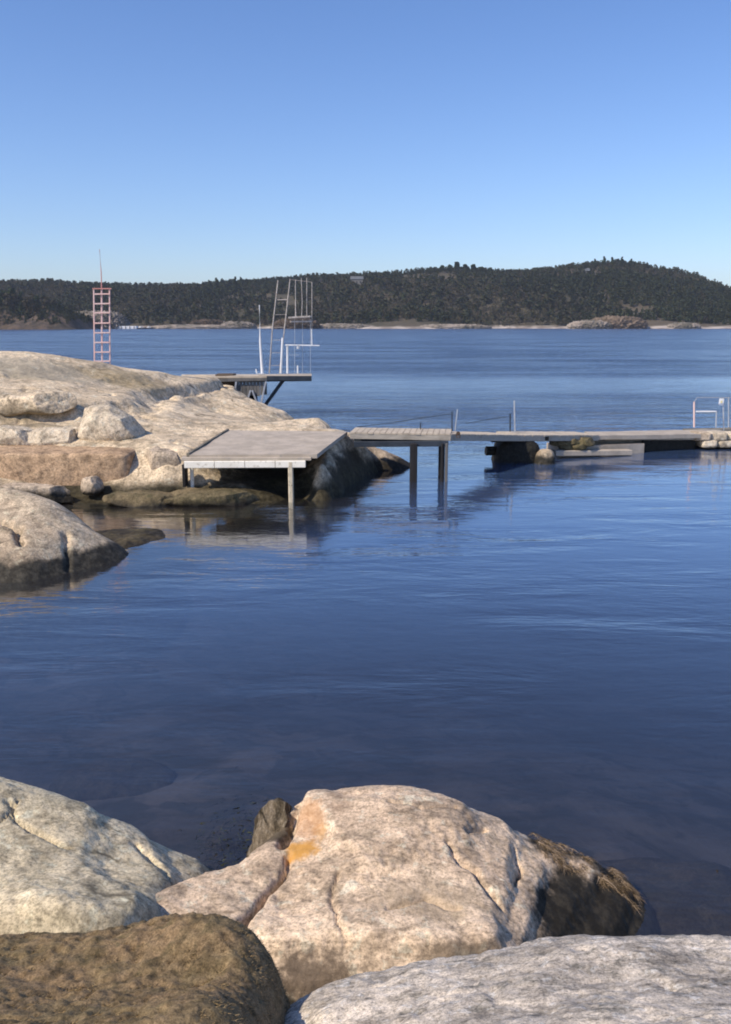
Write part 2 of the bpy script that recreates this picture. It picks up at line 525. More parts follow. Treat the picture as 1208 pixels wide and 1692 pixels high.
t.link(t.math('ADD', t.math('MULTIPLY', t.math('MULTIPLY', near_, t.mr(t.noise(.22, 4, .6, .4, stretch=(1, 2.4, 1)), .4, .62, .15, 1.)), .2), t.math('MULTIPLY', t.math('MULTIPLY', open_, gust), .85)), bp.inputs['Strength'])
bp2 = t.n.new('ShaderNodeBump'); t.link(n2, bp2.inputs['Height']); bp2.inputs['Distance'].default_value = .03
t.link(bp.outputs[0], bp2.inputs['Normal'])
t.link(t.math('ADD', t.math('MULTIPLY', near_, .10), t.math('MULTIPLY', t.math('MULTIPLY', open_, gust), .9)), bp2.inputs['Strength'])
shore_x = t.math('SUBTRACT', x, t.math('MULTIPLY', t.math('SUBTRACT', y, 20.2), .55))
bayd = t.math('MAXIMUM', t.math('MULTIPLY', t.mr(y, 5.5, 17), t.mr(shore_x, -.6, 2.4)), t.mr(y, 25, 30))
dt_ = t.n.new('ShaderNodeVectorMath'); dt_.operation = 'DOT_PRODUCT'
t.link(bp2.outputs[0], dt_.inputs[0]); t.link(t.geo.outputs['Incoming'], dt_.inputs[1])
ca = t.math('SUBTRACT', 1.0, t.math('MINIMUM', t.math('ABSOLUTE', dt_.outputs['Value']), 1.0))
fres = t.math('ADD', .055, t.math('MULTIPLY', .945, t.math('POWER', ca, 3.7)))
gl = t.n.new('ShaderNodeBsdfGlossy'); t.link(t.mr(y, 24, 60, .04, .16), gl.inputs['Roughness']); t.link(bp2.outputs[0], gl.inputs['Normal'])
gl.inputs['Color'].default_value = (1, 1, 1, 1)
tr = t.n.new('ShaderNodeBsdfTransparent'); tr.inputs['Color'].default_value = (.8, .88, .92, 1)
df = t.n.new('ShaderNodeBsdfDiffuse'); t.link(t.mix(bayd, (.055, .046, .046), t.mix(t.mr(y, 45, 90), (.075, .14, .30), (.018, .052, .17))), df.inputs['Color'])
m1 = t.n.new('ShaderNodeMixShader'); t.link(t.mr(bayd, 0, 1, .22, .5, False), m1.inputs[0])
t.link(tr.outputs[0], m1.inputs[1]); t.link(df.outputs[0], m1.inputs[2])
m2 = t.n.new('ShaderNodeMixShader'); t.link(fres, m2.inputs[0]); t.link(m1.outputs[0], m2.inputs[1]); t.link(gl.outputs[0], m2.inputs[2])
t.link(m2.outputs[0], t.out.inputs['Surface'])
va = t.n.new('ShaderNodeVolumeAbsorption'); va.inputs['Color'].default_value = (.35, .5, .68, 1); va.inputs['Density'].default_value = .4
t.link(va.outputs[0], t.out.inputs['Volume'])
M['water'] = t.m

# far shore ground: pale rock by the water, brown heath and soil above
t = NT('far_shore_ground')
zz = t.math('ADD', t.xyz()[2], t.mr(t.noise(.03, 5, .6), 0, 1, -3.5, 3.5, False))
c = t.mix(t.mr(t.noise(.02, 6, .65), .4, .62), (.06, .055, .035), (.1, .08, .055))
rk = t.mix(t.mr(t.noise(.09, 5), .4, .6), (.5, .44, .38), (.24, .2, .17))
c = t.mix(t.mr(zz, 1.0, 3.2, 1, 0), c, rk)
M['shore'] = t.done(c, .95, t.bump(t.noise(.3, 6), .8, .8))
t = NT('far_cliff_rock')
c = t.mix(t.mr(t.noise(.08, 6, .65, .5, stretch=(1, 1, .5)), .38, .62), (.11, .08, .058), (.04, .033, .024))
M['cliff'] = t.done(c, .95, t.bump(t.noise(.25, 8, .65), 1., 1.5))
t = NT('pale_far_cliff')
c = t.mix(t.mr(t.noise(.1, 6, .65, .5), .38, .62), (.34, .29, .25), (.13, .12, .1))
M['pcliff'] = t.done(c, .95, t.bump(t.noise(.25, 8, .65), 1., 1.5))

def foliage(name, stops):
    t = NT(name)
    a = t.n.new('ShaderNodeAttribute'); a.attribute_name = 'tint'
    c = t.ramp(a.outputs['Fac'], stops)
    c = t.mix(1., c, t.ramp(t.noise(.02, 4), [(.3, .8), (.7, 1.2)]), 'MULTIPLY')
    return t.done(c, .9, None, spec=.1)
M['forest'] = foliage('forest_foliage', [(0, (.038, .050, .026)), (.45, (.050, .056, .032)), (.7, (.066, .060, .038)), (1, (.085, .070, .048))])
M['bark'] = simple('bark', (.12, .09, .07), (.07, .055, .04), 3, .9)
M['pine'] = foliage('pine_needles', [(0, (.025, .04, .018)), (1, (.05, .065, .03))])

M['galv'] = simple('galvanised_steel', (.5, .52, .55), (.36, .38, .42), 6, .45, .35, .05)
M['galv_warm'] = simple('weathered_steel', (.5, .46, .42), (.34, .31, .28), 5, .55, .2, .1, worn=(.25, .15, .1))
M['white'] = simple('white_paint', (.78, .79, .8), (.68, .69, .7), 4, .5, 0, .05)
M['pinkpaint'] = simple('faded_pink_white_paint', (.66, .44, .41), (.6, .47, .46), 3, .6, 0, .08, worn=(.45, .28, .25))
M['red'] = simple('faded_red_paint', (.55, .26, .24), (.45, .2, .18), 3, .6)
M['orange'] = simple('faded_orange_plastic', (.75, .55, .5), (.72, .5, .45), 3, .5)
M['concrete'] = simple('weathered_concrete', (.46, .395, .32), (.36, .31, .25), 2.5, .85, 0, .3, worn=(.28, .26, .23))
M['concrete_w'] = simple('whitewashed_concrete', (.88, .84, .74), (.8, .76, .66), 3, .8, 0, .2, worn=(.5, .45, .36))
M['concrete_d'] = simple('stained_concrete', (.22, .2, .16), (.11, .1, .075), 2, .9, 0, .5)
M['planks'] = wood('pale_weathered_planks', (.54, .46, .355), (.4, .34, .27), 'y')
M['beamwood'] = wood('grey_beam_wood', (.42, .38, .32), (.3, .27, .23), 'x')
M['darkwood'] = wood('dark_wet_timber', (.025, .023, .024), (.012, .012, .013), 'z')
M['brownwood'] = wood('brown_timber', (.13, .09, .06), (.08, .06, .04), 'z')
M['greyboard'] = wood('grey_board_cladding', (.17, .16, .15), (.1, .1, .1), 'z')
M['darkmetal'] = simple('dark_painted_steel', (.035, .045, .06), (.02, .028, .04), 4, .5)
M['rust'] = simple('rusty_iron', (.12, .075, .05), (.06, .045, .035), 8, .85, 0, .4)
M['crust'] = simple('barnacle_and_mussel_crust', (.02, .019, .015), (.008, .008, .007), 14, .8, 0, .9, bd=.03)
M['roof'] = simple('grey_roof', (.13, .14, .15), (.1, .11, .12), .5, .9)
M['yellow'] = simple('yellow_sign_print', (.7, .62, .3), (.65, .58, .28), 4, .5)
M['wall'] = simple('pale_house_wall', (.2, .19, .17), (.16, .15, .14), .5, .8)
M['glass'] = simple('dark_window_glass', (.02, .025, .03), (.03, .03, .04), 1, .1)
M['boatred'] = simple('dark_hull_paint', (.05, .06, .09), (.04, .05, .07), 1, .4)

# ------------------------------------------------------------------ water and sea bed
S = 6500
wb = MB()
wb.v = [Vector(p) for p in ((-S, -60, -9), (S, -60, -9), (S, S, -9), (-S, S, -9), (-S, -60, 0), (S, -60, 0), (S, S, 0), (-S, S, 0))]
wb.f = [(3, 2, 1, 0), (4, 5, 6, 7), (0, 1, 5, 4), (1, 2, 6, 5), (2, 3, 7, 6), (3, 0, 4, 7)]
tag(wb.build('sea', M['water']), kind='structure')

bed_pts = [('w', -8, 2, .2), ('w', 8, 2, .0), ('w', -4, 4.5, .0), ('w', 0, 4.5, -.1), ('w', 4, 4.5, -.3), ('w', 1.5, 4.6, -.08), ('w', 2.4, 4.9, -.12), ('w', 3, 4.4, -.08), ('w', 2.4, 5.6, -.45), ('w', -4, 6.3, -.4), ('w', -1, 6.3, -.3), ('w', 2, 6, -.35),
           ('w', 4, 6.5, -.8), ('w', -4, 8.5, -.6), ('w', 0, 8.5, -.7), ('w', 5, 8.5, -1.1), ('w', -6, 11, -.8), ('w', 0, 12, -1.5), ('w', 6, 12, -2.0), ('w', -8, 14, -.5),
           ('w', -4, 16, -.6), ('w', -5.5, 16.5, -.2), ('w', -5, 18, -.2), ('w', -3.5, 17.5, -.45), ('w', -7, 17, -.1), ('w', -8, 18, -.2), ('w', 0, 17, -2.0), ('w', 4, 18, -2.4), ('w', -3, 19, -.6), ('w', 8, 22, -2.5), ('w', -10, 24, -.5), ('w', 12, 30, -3), ('w', 0, 30, -2),
           ('w', -10, 40, -3), ('w', 0, 45, -5), ('w', 14, 45, -6), ('w', -14, 8, .0), ('w', 14, 8, -1.5), ('w', 14, 15, -2.8), ('w', -16, 20, .2), ('w', -20, 40, -2)]
fb = mq_fit(conv(bed_pts), .5)
xs = np.linspace(-22, 18, 260); ys = np.linspace(-3, 50, 340)
X, Y = np.meshgrid(xs, ys)
Z = fb(X, Y) + .14 * fbm(X / 1.6, Y / 1.6, oct=5, seed=3) + .02 * ridged(X / .8, Y / .8, 3, 11)
v, q = grid_mesh(xs, ys, Z)
tag(mesh_ob('sea_bed', v, q, M['bed'], None, (0, 0, 0), smooth=True), kind='structure')
deep = MB(); deep.v = [Vector(p) for p in ((-S, -59, -8.5), (S, -59, -8.5), (S, S, -8.5), (-S, S, -8.5))]; deep.f = [(0, 1, 2, 3)]
tag(deep.build('deep_sea_bed', M['bed']), kind='structure')

# ------------------------------------------------------------------ foreground rocks
near_r = [(1400, 1560, 3.1), (1208, 1547, 3.2), (1100, 1543, 3.25), (1000, 1546, 3.28), (900, 1556, 3.3), (800, 1572, 3.3), (700, 1590, 3.32), (600, 1612, 3.32), (530, 1640, 3.3), (480, 1664, 3.2), (455, 1690, 3.05),
          (1208, 1610, 2.85), (1000, 1620, 2.85), (800, 1640, 2.88), (650, 1660, 2.9), (560, 1690, 2.85), (1208, 1692, 2.4), (1000, 1692, 2.42), (800, 1695, 2.5), (1450, 1640, 2.6),
          ('w', -.3, 2.4, 1.15), ('w', -.75, 2.9, .6), ('w', -.6, 3.5, .35), ('w', 0, 3.75, .45), ('w', .6, 3.8, .6), ('w', 1.2, 3.8, .7), ('w', 2.2, 3.75, .7), ('w', 0, 4.3, -.3), ('w', 1, 4.4, -.3), ('w', 2.5, 4.4, -.3),
          ('w', -.9, 4, -.4), ('w', .3, 1.9, 1.7), ('w', 1.5, 1.9, 1.85), ('w', 2.8, 2, 1.8), ('w', 0, 1, 1.6), ('w', 1.5, .6, 1.95), ('w', 3.2, 1, 1.8), ('w', 3.2, 3, 1.2), ('w', -.8, 1.8, .9)]
o = rock_field('boulder', near_r, (-1.0, 3.2, .6, 4.4), .012, M['rock_grey'], zmin=-.3, c=.1, amp=(.035, .5), fine=(.010, .04), ridge=(.045, .45), seed=21, steps=(.14, .25), warp=.08)
tag(o, 'pale grey streaked granite hump across the bottom right corner of the photo', 'rock')

brown_r = [(-200, 1530, 3.5), (0, 1552, 3.5), (90, 1553, 3.5), (180, 1548, 3.5), (250, 1536, 3.5), (310, 1530, 3.5), (370, 1537, 3.45), (425, 1562, 3.35), (455, 1600, 3.2), (465, 1640, 3.1),
           (0, 1610, 2.95), (200, 1610, 2.95), (330, 1610, 2.95), (410, 1640, 2.85), (0, 1692, 2.5), (200, 1692, 2.5), (400, 1695, 2.5), ('w', -2.4, 3.9, .5), ('w', -1.5, 3.95, .45), ('w', -.9, 3.85, .35),
           ('w', -.15, 3.2, .4), ('w', -.1, 2.6, .6), ('w', -.1, 2.0, 1.0), ('w', -.8, 1.9, 1.75), ('w', -2, 1.9, 1.85), ('w', -3, 2.4, 1.7), ('w', -3, 3.4, 1.3), ('w', -1.5, .8, 1.8), ('w', -.3, 3.8, -.1), ('w', -1.5, 4.3, -.2),
           ('w', -3, 4.3, .1), ('w', -.2, 1, 1.2)]
brown_f = mq_fit(conv(brown_r), .12)
o = rock_field('boulder', brown_r, (-3.1, .1, .8, 4.3), .012, M['brown'], zmin=-.3, c=.12, amp=(.07, .5), fine=(.022, .035), seed=33)
tag(o, 'brown moss covered rock filling the bottom left corner of the photo', 'rock')

left_r = [(-250, 1230, 5.6), (-100, 1262, 5.4), (0, 1291, 5.3), (60, 1306, 5.3), (120, 1328, 5.3), (200, 1366, 5.3), (260, 1402, 5.3), (310, 1426, 5.3), (350, 1443, 5.3),
          (0, 1360, 4.85), (100, 1390, 4.8), (200, 1430, 4.75), (270, 1462, 4.65), (0, 1440, 4.4), (100, 1455, 4.35), (200, 1478, 4.3), (0, 1524, 3.98), (60, 1530, 3.96), (120, 1530, 3.98), (190, 1512, 4.1), (240, 1490, 4.3),
          (-250, 1330, 4.9), (-250, 1450, 4.3), ('w', -2.6, 3.6, .4), ('w', -1.8, 3.65, .3), ('w', -1.2, 3.8, .2), ('w', -.95, 4.3, .1), ('w', -.75, 4.8, -.05), ('w', -.6, 5.4, -.35), ('w', -1.2, 5.75, -.3),
          ('w', -1.8, 5.9, -.2), ('w', -2.4, 6.1, -.1), ('w', -3.4, 6.4, .0), ('w', -1, 6.2, -.9), ('w', -2.5, 6.8, -.9), ('w', -4, 7, -.7), ('w', -4, 5.5, .9), ('w', -4, 4, .9), ('w', -3.5, 3.3, .4), ('w', -.4, 4.8, -.6)]
o = rock_field('boulder', left_r, (-4.2, -.4, 3.2, 7.0), .014, M['near_l'], zmin=-1.0, c=.14, amp=(.03, .7), fine=(.008, .04), ridge=(.035, .7), seed=44, warp=.08, steps=(.2, .25),
    grooves=[([(10, 1330, 5.05), (60, 1365, 4.8), (110, 1375, 4.75)], .012, .05), ([(0, 1350, 4.9), (30, 1320, 5.1)], .01, .04), ([(225, 1400, 5.05), (270, 1440, 4.85), (285, 1455, 4.75)], .02, .05)])
tag(o, 'rounded grey green boulder at the left edge in the foreground, sloping into the water', 'rock')

main_r = [(505, 1322, 5.4), (530, 1314, 5.4), (580, 1307, 5.4), (640, 1304, 5.4), (700, 1309, 5.4), (760, 1324, 5.4), (820, 1350, 5.4), (880, 1378, 5.4), (940, 1400, 5.45), (1000, 1428, 5.45), (1045, 1456, 5.45),
          (455, 1402, 4.95), (500, 1370, 5.15), (600, 1370, 5.0), (700, 1370, 5.0), (800, 1395, 5.0), (880, 1425, 5.05), (940, 1450, 5.1),
          (470, 1440, 4.8), (560, 1440, 4.68), (650, 1450, 4.62), (750, 1460, 4.62), (840, 1470, 4.68), (900, 1490, 4.8), (480, 1510, 4.4), (560, 1520, 4.33), (650, 1530, 4.28), (750, 1535, 4.3), (840, 1525, 4.42),
          (410, 1525, 4.3), (460, 1560, 4.15), (560, 1585, 4.1), (620, 1590, 4.08), (740, 1580, 4.1), (830, 1560, 4.2),
          # slab to the left of the crack
          (450, 1418, 4.85), (400, 1440, 4.8), (340, 1457, 4.75), (290, 1474, 4.65), (230, 1497, 4.5), (185, 1520, 4.35), (400, 1490, 4.5), (330, 1500, 4.4), (260, 1515, 4.3), (380, 1520, 4.3),
          ('w', -1.1, 3.95, .2), ('w', -.6, 3.85, .15), ('w', -.1, 3.75, .0), ('w', .4, 3.7, .0), ('w', .9, 3.85, -.1), ('w', 1.35, 4.3, -.15), ('w', 1.75, 4.75, -.2), ('w', 2.05, 5.1, -.3), ('w', 2.1, 5.6, -.35),
          (140, 1540, 4.25), ('w', -2.0, 4.3, .3), ('w', -1.4, 4.7, .0), ('w', -1.15, 5.15, -.2), ('w', -.98, 5.45, -.25), ('w', -.95, 5.8, -.4), ('w', -.6, 6.1, -.4), ('w', .1, 6.1, .1), ('w', .8, 6.05, -.1), ('w', 1.3, 5.9, -.3), ('w', 0, 6.6, -.9), ('w', 1.2, 6.5, -.9), ('w', 2.5, 5.4, -.8),
          ('w', -1.2, 6.2, -.9), ('w', 2, 4.5, -.8), ('w', .4, 3.3, -.5), ('w', -1.8, 4.8, -.6), ('w', 1.8, 6.2, -.9)]
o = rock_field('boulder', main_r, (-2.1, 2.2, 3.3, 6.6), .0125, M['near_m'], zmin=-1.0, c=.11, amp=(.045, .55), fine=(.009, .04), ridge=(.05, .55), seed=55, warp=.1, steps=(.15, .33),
    grooves=[([(478, 1418, 4.9), (470, 1450, 4.75), (440, 1485, 4.6), (415, 1515, 4.42), (400, 1535, 4.3)], .018, .09),
             ([(495, 1325, 5.45), (480, 1370, 5.2), (468, 1405, 5.0)], .03, .10), ([(425, 1350, 5.4), (430, 1410, 5.1)], .03, .06),
             ([(770, 1385, 5.05), (800, 1365, 5.15)], .015, .04), ([(770, 1430, 4.8), (800, 1470, 4.65), (830, 1500, 4.55)], .02, .05), ([(735, 1410, 4.9), (765, 1440, 4.78)], .015, .04), ([(560, 1440, 4.7), (545, 1500, 4.45), (575, 1560, 4.2)], .012, .03), ([(640, 1345, 5.25), (700, 1352, 5.2), (750, 1348, 5.25)], .01, .025), ([(640, 1500, 4.4), (700, 1480, 4.5), (760, 1500, 4.45)], .014, .035), ([(850, 1400, 5.1), (860, 1440, 4.95), (845, 1480, 4.75)], .012, .04)])
tag(o, 'big pinkish beige boulder with an orange lichen patch, in the middle of the foreground', 'rock')
main_f = mq_fit(conv(main_r), .11)

M['dark_rock'] = rock_mat('dark_striated_rock', (.2, .16, .11), (.07, .055, .035), lichen=(.36, .31, .24), lic=.7, sc=3.0, tide=.1, crack=.9, bump=1.2, streak=(3, 1, .6))
p = at(462, 1385, 5.3)
o = block('boulder', (p.x - .01, 5.34, .32), (.40, .5, .86), M['dark_rock'], e=.95, seed=61, facets=5, amp=.16, n=60, rz=R(12))
tag(o, 'dark crusted rock lump against the left end of the big foreground boulder', 'rock')
M['darkwet'] = rock_mat('dark_brown_wet_rock', (.06, .042, .03), (.038, .03, .022), lichen=(.03, .03, .02), lic=.8, sc=1.5, tide=-.6, crack=.3, bump=.6)
# submerged stones close to the shore
for i, (px, py, z, s, lab) in enumerate([
        (190, 1290, -.5, (1.1, .6, .3), 'dark stone lying under water just beyond the left foreground boulder'),
        (395, 1400, -.16, (.5, .5, .45), 'green weedy stone awash between the left and the middle foreground boulders'),
        (1130, 1500, -.2, (2.4, 1.0, .5), 'dark brown wet rock slope going under water off the right tip of the big boulder')]):
    p = atz(px, py, z)
    o = block('boulder', (p.x, p.y, z - s[2] * .2), s, M['darkwet'], e=.8, seed=90 + i, amp=.12, n=60, rz=R(-14) if i == 2 else 0)
    tag(o, lab, 'rock')

# ------------------------------------------------------------------ moss and weed
def blades(n, fpos, length, width, seed, mat, name, lean=.5, curl=.5, seg=3):
    rng = np.random.default_rng(seed)
    P, N = fpos(n, rng)
    n = len(P)
    L = length * (.4 + rng.random(n) * .9)
    az = rng.random(n) * 2 * np.pi
    ln = lean * rng.random(n)
    d = np.stack([np.cos(az) * ln, np.sin(az) * ln, np.ones(n)], 1) + N
    d /= np.linalg.norm(d, axis=1)[:, None]
    side = np.cross(d, np.stack([np.cos(az + 1), np.sin(az + 1), np.zeros(n)], 1)); side /= np.linalg.norm(side, axis=1)[:, None] + 1e-9
    V = []; 
    for k in range(seg + 1):
        tt = k / seg
        c = P + d * (L * tt)[:, None] + np.stack([np.cos(az), np.sin(az), -np.ones(n)], 1) * (curl * L * tt * tt)[:, None]
        w = width * (1 - tt * .8)
        V.append(c - side * w); V.append(c + side * w)
    V = np.stack(V, 1)
    nv = 2 * (seg + 1)
    F = []
    base = np.arange(n) * nv
    for k in range(seg):
        F.append(np.stack([base + 2 * k, base + 2 * k + 1, base + 2 * k + 3, base + 2 * k + 2], 1))
    F = np.concatenate(F)
    tint = np.repeat(rng.random(n), nv)
    return mesh_ob(name, V.reshape(-1, 3), F, mat, None, tuple(P.mean(0)), attrs={'tint': ('POINT', tint)})

M['moss'] = foliage('dry_brown_moss', [(0, (.14, .11, .05)), (.5, (.3, .21, .11)), (.8, (.36, .26, .14)), (1, (.46, .36, .2))])
M['weed'] = foliage('straw_seaweed', [(0, (.06, .045, .025)), (.4, (.16, .11, .06)), (.8, (.4, .3, .2)), (1, (.6, .48, .38))])
M['gweed'] = foliage('olive_seaweed', [(0, (.02, .022, .012)), (.7, (.05, .055, .025)), (1, (.08, .085, .035))])

def moss_pos(n, rng):
    x = rng.uniform(-3, 0, n); y = rng.uniform(1.9, 3.8, n)
    z = brown_f(x, y) + .07 * fbm(x / .5, y / .5, brown_f(x, y) / .5, oct=5, seed=33)
    cl = fbm(x / .25, y / .25, oct=4, seed=8)
    k = (z > .55) & (cl > -.25 + .25 * rng.random(n))
    return np.stack([x, y, z - .01], 1)[k], np.zeros((k.sum(), 3))
tag(blades(150000, moss_pos, .016, .0018, 1, M['moss'], 'dry_moss', lean=1.4, curl=.5), 'short dry brown moss and grass growing on the bottom left rock', 'moss', kind='stuff')

def weed_pos(n, rng):
    t = rng.random(n)
    px = 850 + t * 200; py = 1392 + t * 62 + rng.uniform(-14, 42, n) * (1 - .4 * t)
    Yv = 5.4 - rng.random(n) * .25
    x = (px - 604) / FPX * Yv * 1.14; 
    z = main_f(x, Yv)
    cl = fbm(x / .06, Yv / .06, oct=3, seed=5) > .02
    k = (z > -.02) & (z < .45) & cl
    return np.stack([x, Yv, z + .01], 1)[k], np.stack([np.full(k.sum(), .3), np.full(k.sum(), -.3), np.full(k.sum(), -.5)], 1)
tag(blades(9000, weed_pos, .024, .0014, 2, M['weed'], 'seaweed', lean=3.0, curl=1.6), 'tangled straw coloured seaweed on the right tip of the big foreground boulder', 'seaweed', kind='stuff')

def gweed_pos(n, rng):
    c = atz(398, 1395, 0)
    x = c.x + rng.normal(0, .16, n); y = c.y + rng.normal(0, .3, n)
    z = np.full(n, -.05) + rng.random(n) * .05
    return np.stack([x, y, z], 1), np.zeros((n, 3))
tag(blades(1100, gweed_pos, .04, .006, 3, M['gweed'], 'seaweed', lean=4., curl=.5), 'dark green seaweed floating beside the left end of the big foreground boulder', 'seaweed', kind='stuff')

# ------------------------------------------------------------------ boulder on the left shore of the bay
bl = [(-150, 800, 15.4), (0, 808, 15.2), (50, 815, 15.2), (90, 832, 15.0), (130, 858, 14.9), (160, 880, 14.7), (198, 908, 14.5), (0, 850, 14.2), (60, 865, 14.0), (120, 895, 13.9), (165, 920, 13.9),
      (0, 905, 13.3), (60, 925, 13.2), (110, 935, 13.4), (-150, 900, 13.4), ('w', -6, 12.6, -.1), ('w', -5.2, 12.6, -.25), ('w', -4.6, 12.9, -.3), ('w', -4.0, 13.4, -.4), ('w', -3.7, 14.3, -.4), ('w', -4.2, 15.3, -.3), ('w', -5, 16, -.1),
      ('w', -6, 16.5, .0), ('w', -7.5, 16.8, .2), ('w', -8.5, 15, 1.2), ('w', -8.5, 13, .8), ('w', -7.5, 12, -.2), ('w', -4, 12, -1), ('w', -3, 14, -1), ('w', -3.6, 16.4, -1)]
o = rock_field('boulder', bl, (-8.8, -3, 11.8, 17), .035, M['boul_l'], zmin=-1.0, c=.25, amp=(.06, 1.1), fine=(.01, .1), ridge=(.04, 1.4), seed=66, warp=.12,
    grooves=[([(0, 865, 14), (28, 880, 13.8), (35, 900, 13.4)], .05, .16), ([(110, 895, 14), (112, 940, 13.4)], .04, .1)])
tag(o, 'smooth cream boulder with a dark wet foot at the left edge, halfway up the bay', 'rock')

# ------------------------------------------------------------------ headland
crest = [(-200, 572, 29), (0, 583, 30), (60, 587, 30.5), (120, 595, 31), (180, 608, 32), (230, 618, 33), (270, 627, 34), (310, 634, 36), (345, 644, 37), (400, 669, 37.5), (440, 679, 36), (480, 684, 33), (530, 694, 28)]
head = list(crest)
for (a, b, c_) in crest:
    p = at(a, b, c_)
    head.append(('w', p.x + 1, p.y + 4, -.6)); head.append(('w', p.x + 2, p.y + 8, -2.5))
head += [(572, 713, 23.0), (0, 612, 27.5), (100, 622, 28), (200, 636, 29), (280, 652, 30), (350, 680, 31), (430, 700, 28),
         (0, 645, 24.5), (60, 650, 24.3), (120, 650, 25.3), (200, 660, 25.5), (260, 672, 26), (330, 690, 26), (400, 704, 24.2), (480, 705, 24), (540, 710, 23.5),
         (0, 682, 22.9), (60, 686, 22.9), (130, 686, 23), (0, 702, 21.9), (80, 708, 21.9), (0, 742, 20.6), (100, 745, 20.5), (190, 742, 20.5), (260, 715, 21.9), (300, 728, 21.0), (340, 722, 21.9), (370, 712, 22.6), (250, 745, 20.2), (300, 752, 19.6),
         (60, 812, 19.3), (120, 815, 19.2), (180, 812, 19.2), (240, 797, 19.4), (300, 800, 19.3), (350, 797, 19.4), (400, 808, 19.2), (450, 820, 19.1), (300, 828, 18.9), (200, 828, 18.9),
         ('w', -2.8, 22.2, .95), ('w', -1.5, 22.2, .9), ('w', -2.8, 20.8, .5), ('w', -1.5, 20.8, .45), ('w', -3.3, 19.8, .4), ('w', -2, 19.7, .1), ('w', -1.2, 19.6, .15), ('w', -1.2, 19.0, -.15),
         ('w', -.72, 21.3, .95), ('w', -.5, 22.3, 1.02), ('w', -1.0, 19.5, .8), ('w', -.86, 20.4, .88), ('w', -.8, 19.4, .3), ('w', -.62, 20.5, .35), ('w', -.4, 21.4, .5), ('w', -.15, 22.3, .6), ('w', -.25, 23.2, .85), ('w', -.62, 19.4, -.25), ('w', -.38, 20.5, -.25), ('w', -.12, 21.4, -.2), ('w', .1, 22.3, -.1), ('w', .25, 23.2, .0), ('w', 0.2, 24.2, .0),
         ('w', -.3, 19.2, -.35), ('w', -1.3, 18.4, -.5), ('w', -3, 18, -.5), ('w', -5.5, 18, -.4), ('w', -8, 18, .1), ('w', .8, 20, -1.2), ('w', .0, 18, -1.4), ('w', 1, 23, -1.2), ('w', -2, 16.8, -1.4), ('w', -5, 17, -1.0), ('w', -8, 17, -.4), ('w', 1.2, 26, -1.5), ('w', 0, 27, -1),
         ('w', -1, 30, -.8), ('w', .5, 32, -1.6), ('w', -11, 19, .9), ('w', -11, 22, 1.9), ('w', -15, 24, 2.4), ('w', -17, 30, 3.1), ('w', -1.5, 34, -1.5)]
def head_extra(X, Y, Z):
    # overhung dark ledge across the left, and blocky joints
    zz = Z + .10 * fbm(X / .9, Y / .9, oct=4, seed=71)
    k = 1 - np.clip((X + 5.2) / 1.0, 0, 1)
    band = np.exp(-((zz - 1.50) / .10)**2) * k
    Z = Z - .22 * band
    cell = ridged(X / 1.7 + .3 * fbm(X, Y, oct=2), Y / 1.0, 2, 91)
    return Z - .12 * np.clip(cell - .78, 0, 1) / .22 * np.clip((Z - .3) / .3, 0, 1)
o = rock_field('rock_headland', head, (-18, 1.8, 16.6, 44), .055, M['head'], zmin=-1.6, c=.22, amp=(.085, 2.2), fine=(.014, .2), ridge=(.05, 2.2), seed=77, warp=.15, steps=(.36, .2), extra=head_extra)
tag(o, kind='structure')

# long smooth slab at the left with the squared end
p0 = at(-120, 775, 19.75); p1 = at(217, 775, 19.75)
o = block('rock_slab', ((p0.x + p1.x) / 2, 20.2, .58), (p1.x - p0.x, 1.5, .82), M['slab'], e=.16, seed=5, amp=.05, n=110, facets=0)
tag(o, 'long smooth brown rock slab with a squared end, left of the bathing platform', 'rock')
p = at(272, 770, 19.9)
o = block('rock_slab', (p.x - .02, 20.35, .62), (1.15, 1.6, .8), M['block'], e=.28, seed=8, amp=.07, n=70, facets=5, tilty=R(4))
tag(o, 'squarish grey brown rock block beside the left end of the bathing platform', 'rock')
M['wetrock'] = rock_mat('wet_olive_rock', (.2, .155, .09), (.12, .1, .055), lichen=(.07, .07, .035), lic=.7, sc=1.2, tide=.08, tidew=.08, crack=.4, bump=.6)
blk = [((150, 803, 19.0), (.42, .35, .34), M['block'], .6, 'small rounded stone under the front edge of the long brown slab'),
       ((180, 705, 21.6), (1.75, 1.3, 1.0), M['pale'], .75, 'pale cracked boulder standing on the ledge above the long brown slab'),
       ((85, 722, 21.2), (1.5, .8, .42), M['pale'], .45, 'low whitish block with dark joints on the ledge at far left'),
       ((20, 722, 21.1), (1.3, .8, .42), M['pale'], .5, 'whitish block at the very left edge of the photo, above the brown slab'),
       ((40, 815, 18.8), (2.4, .5, .4), M['block'], .35, 'low flat stone with joints under the long brown slab at far left'),
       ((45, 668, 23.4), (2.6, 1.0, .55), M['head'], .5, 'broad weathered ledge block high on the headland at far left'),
       ((240, 826, 18.8), (1.9, .9, .34), M['wetrock'], .7, 'low brown stone at the waterline in front of the dark gap'),
       ((350, 822, 18.9), (2.2, .9, .34), M['wetrock'], .7, 'low olive stained stone at the waterline under the bathing platform')]
for i, (pp, s, m, e, lab) in enumerate(blk):
    p = at(*pp)
    tag(block('boulder', tuple(p), s, m, e=e, seed=120 + i, facets=9, amp=.09, n=60, rz=R((i * 37) % 30 - 15) * .5, tilty=R((i * 23) % 14 - 7)), lab, 'rock')
p = atz(222, 893, 0)
tag(block('rock_ledge', (p.x - .5, p.y + .1, -.05), (2.1, 1.6, .24), M['wetrock'], e=.75, seed=151, amp=.1, n=60, rz=R(32)), 'low dark wet ledge running from the cream boulder towards the brown stones', 'rock')
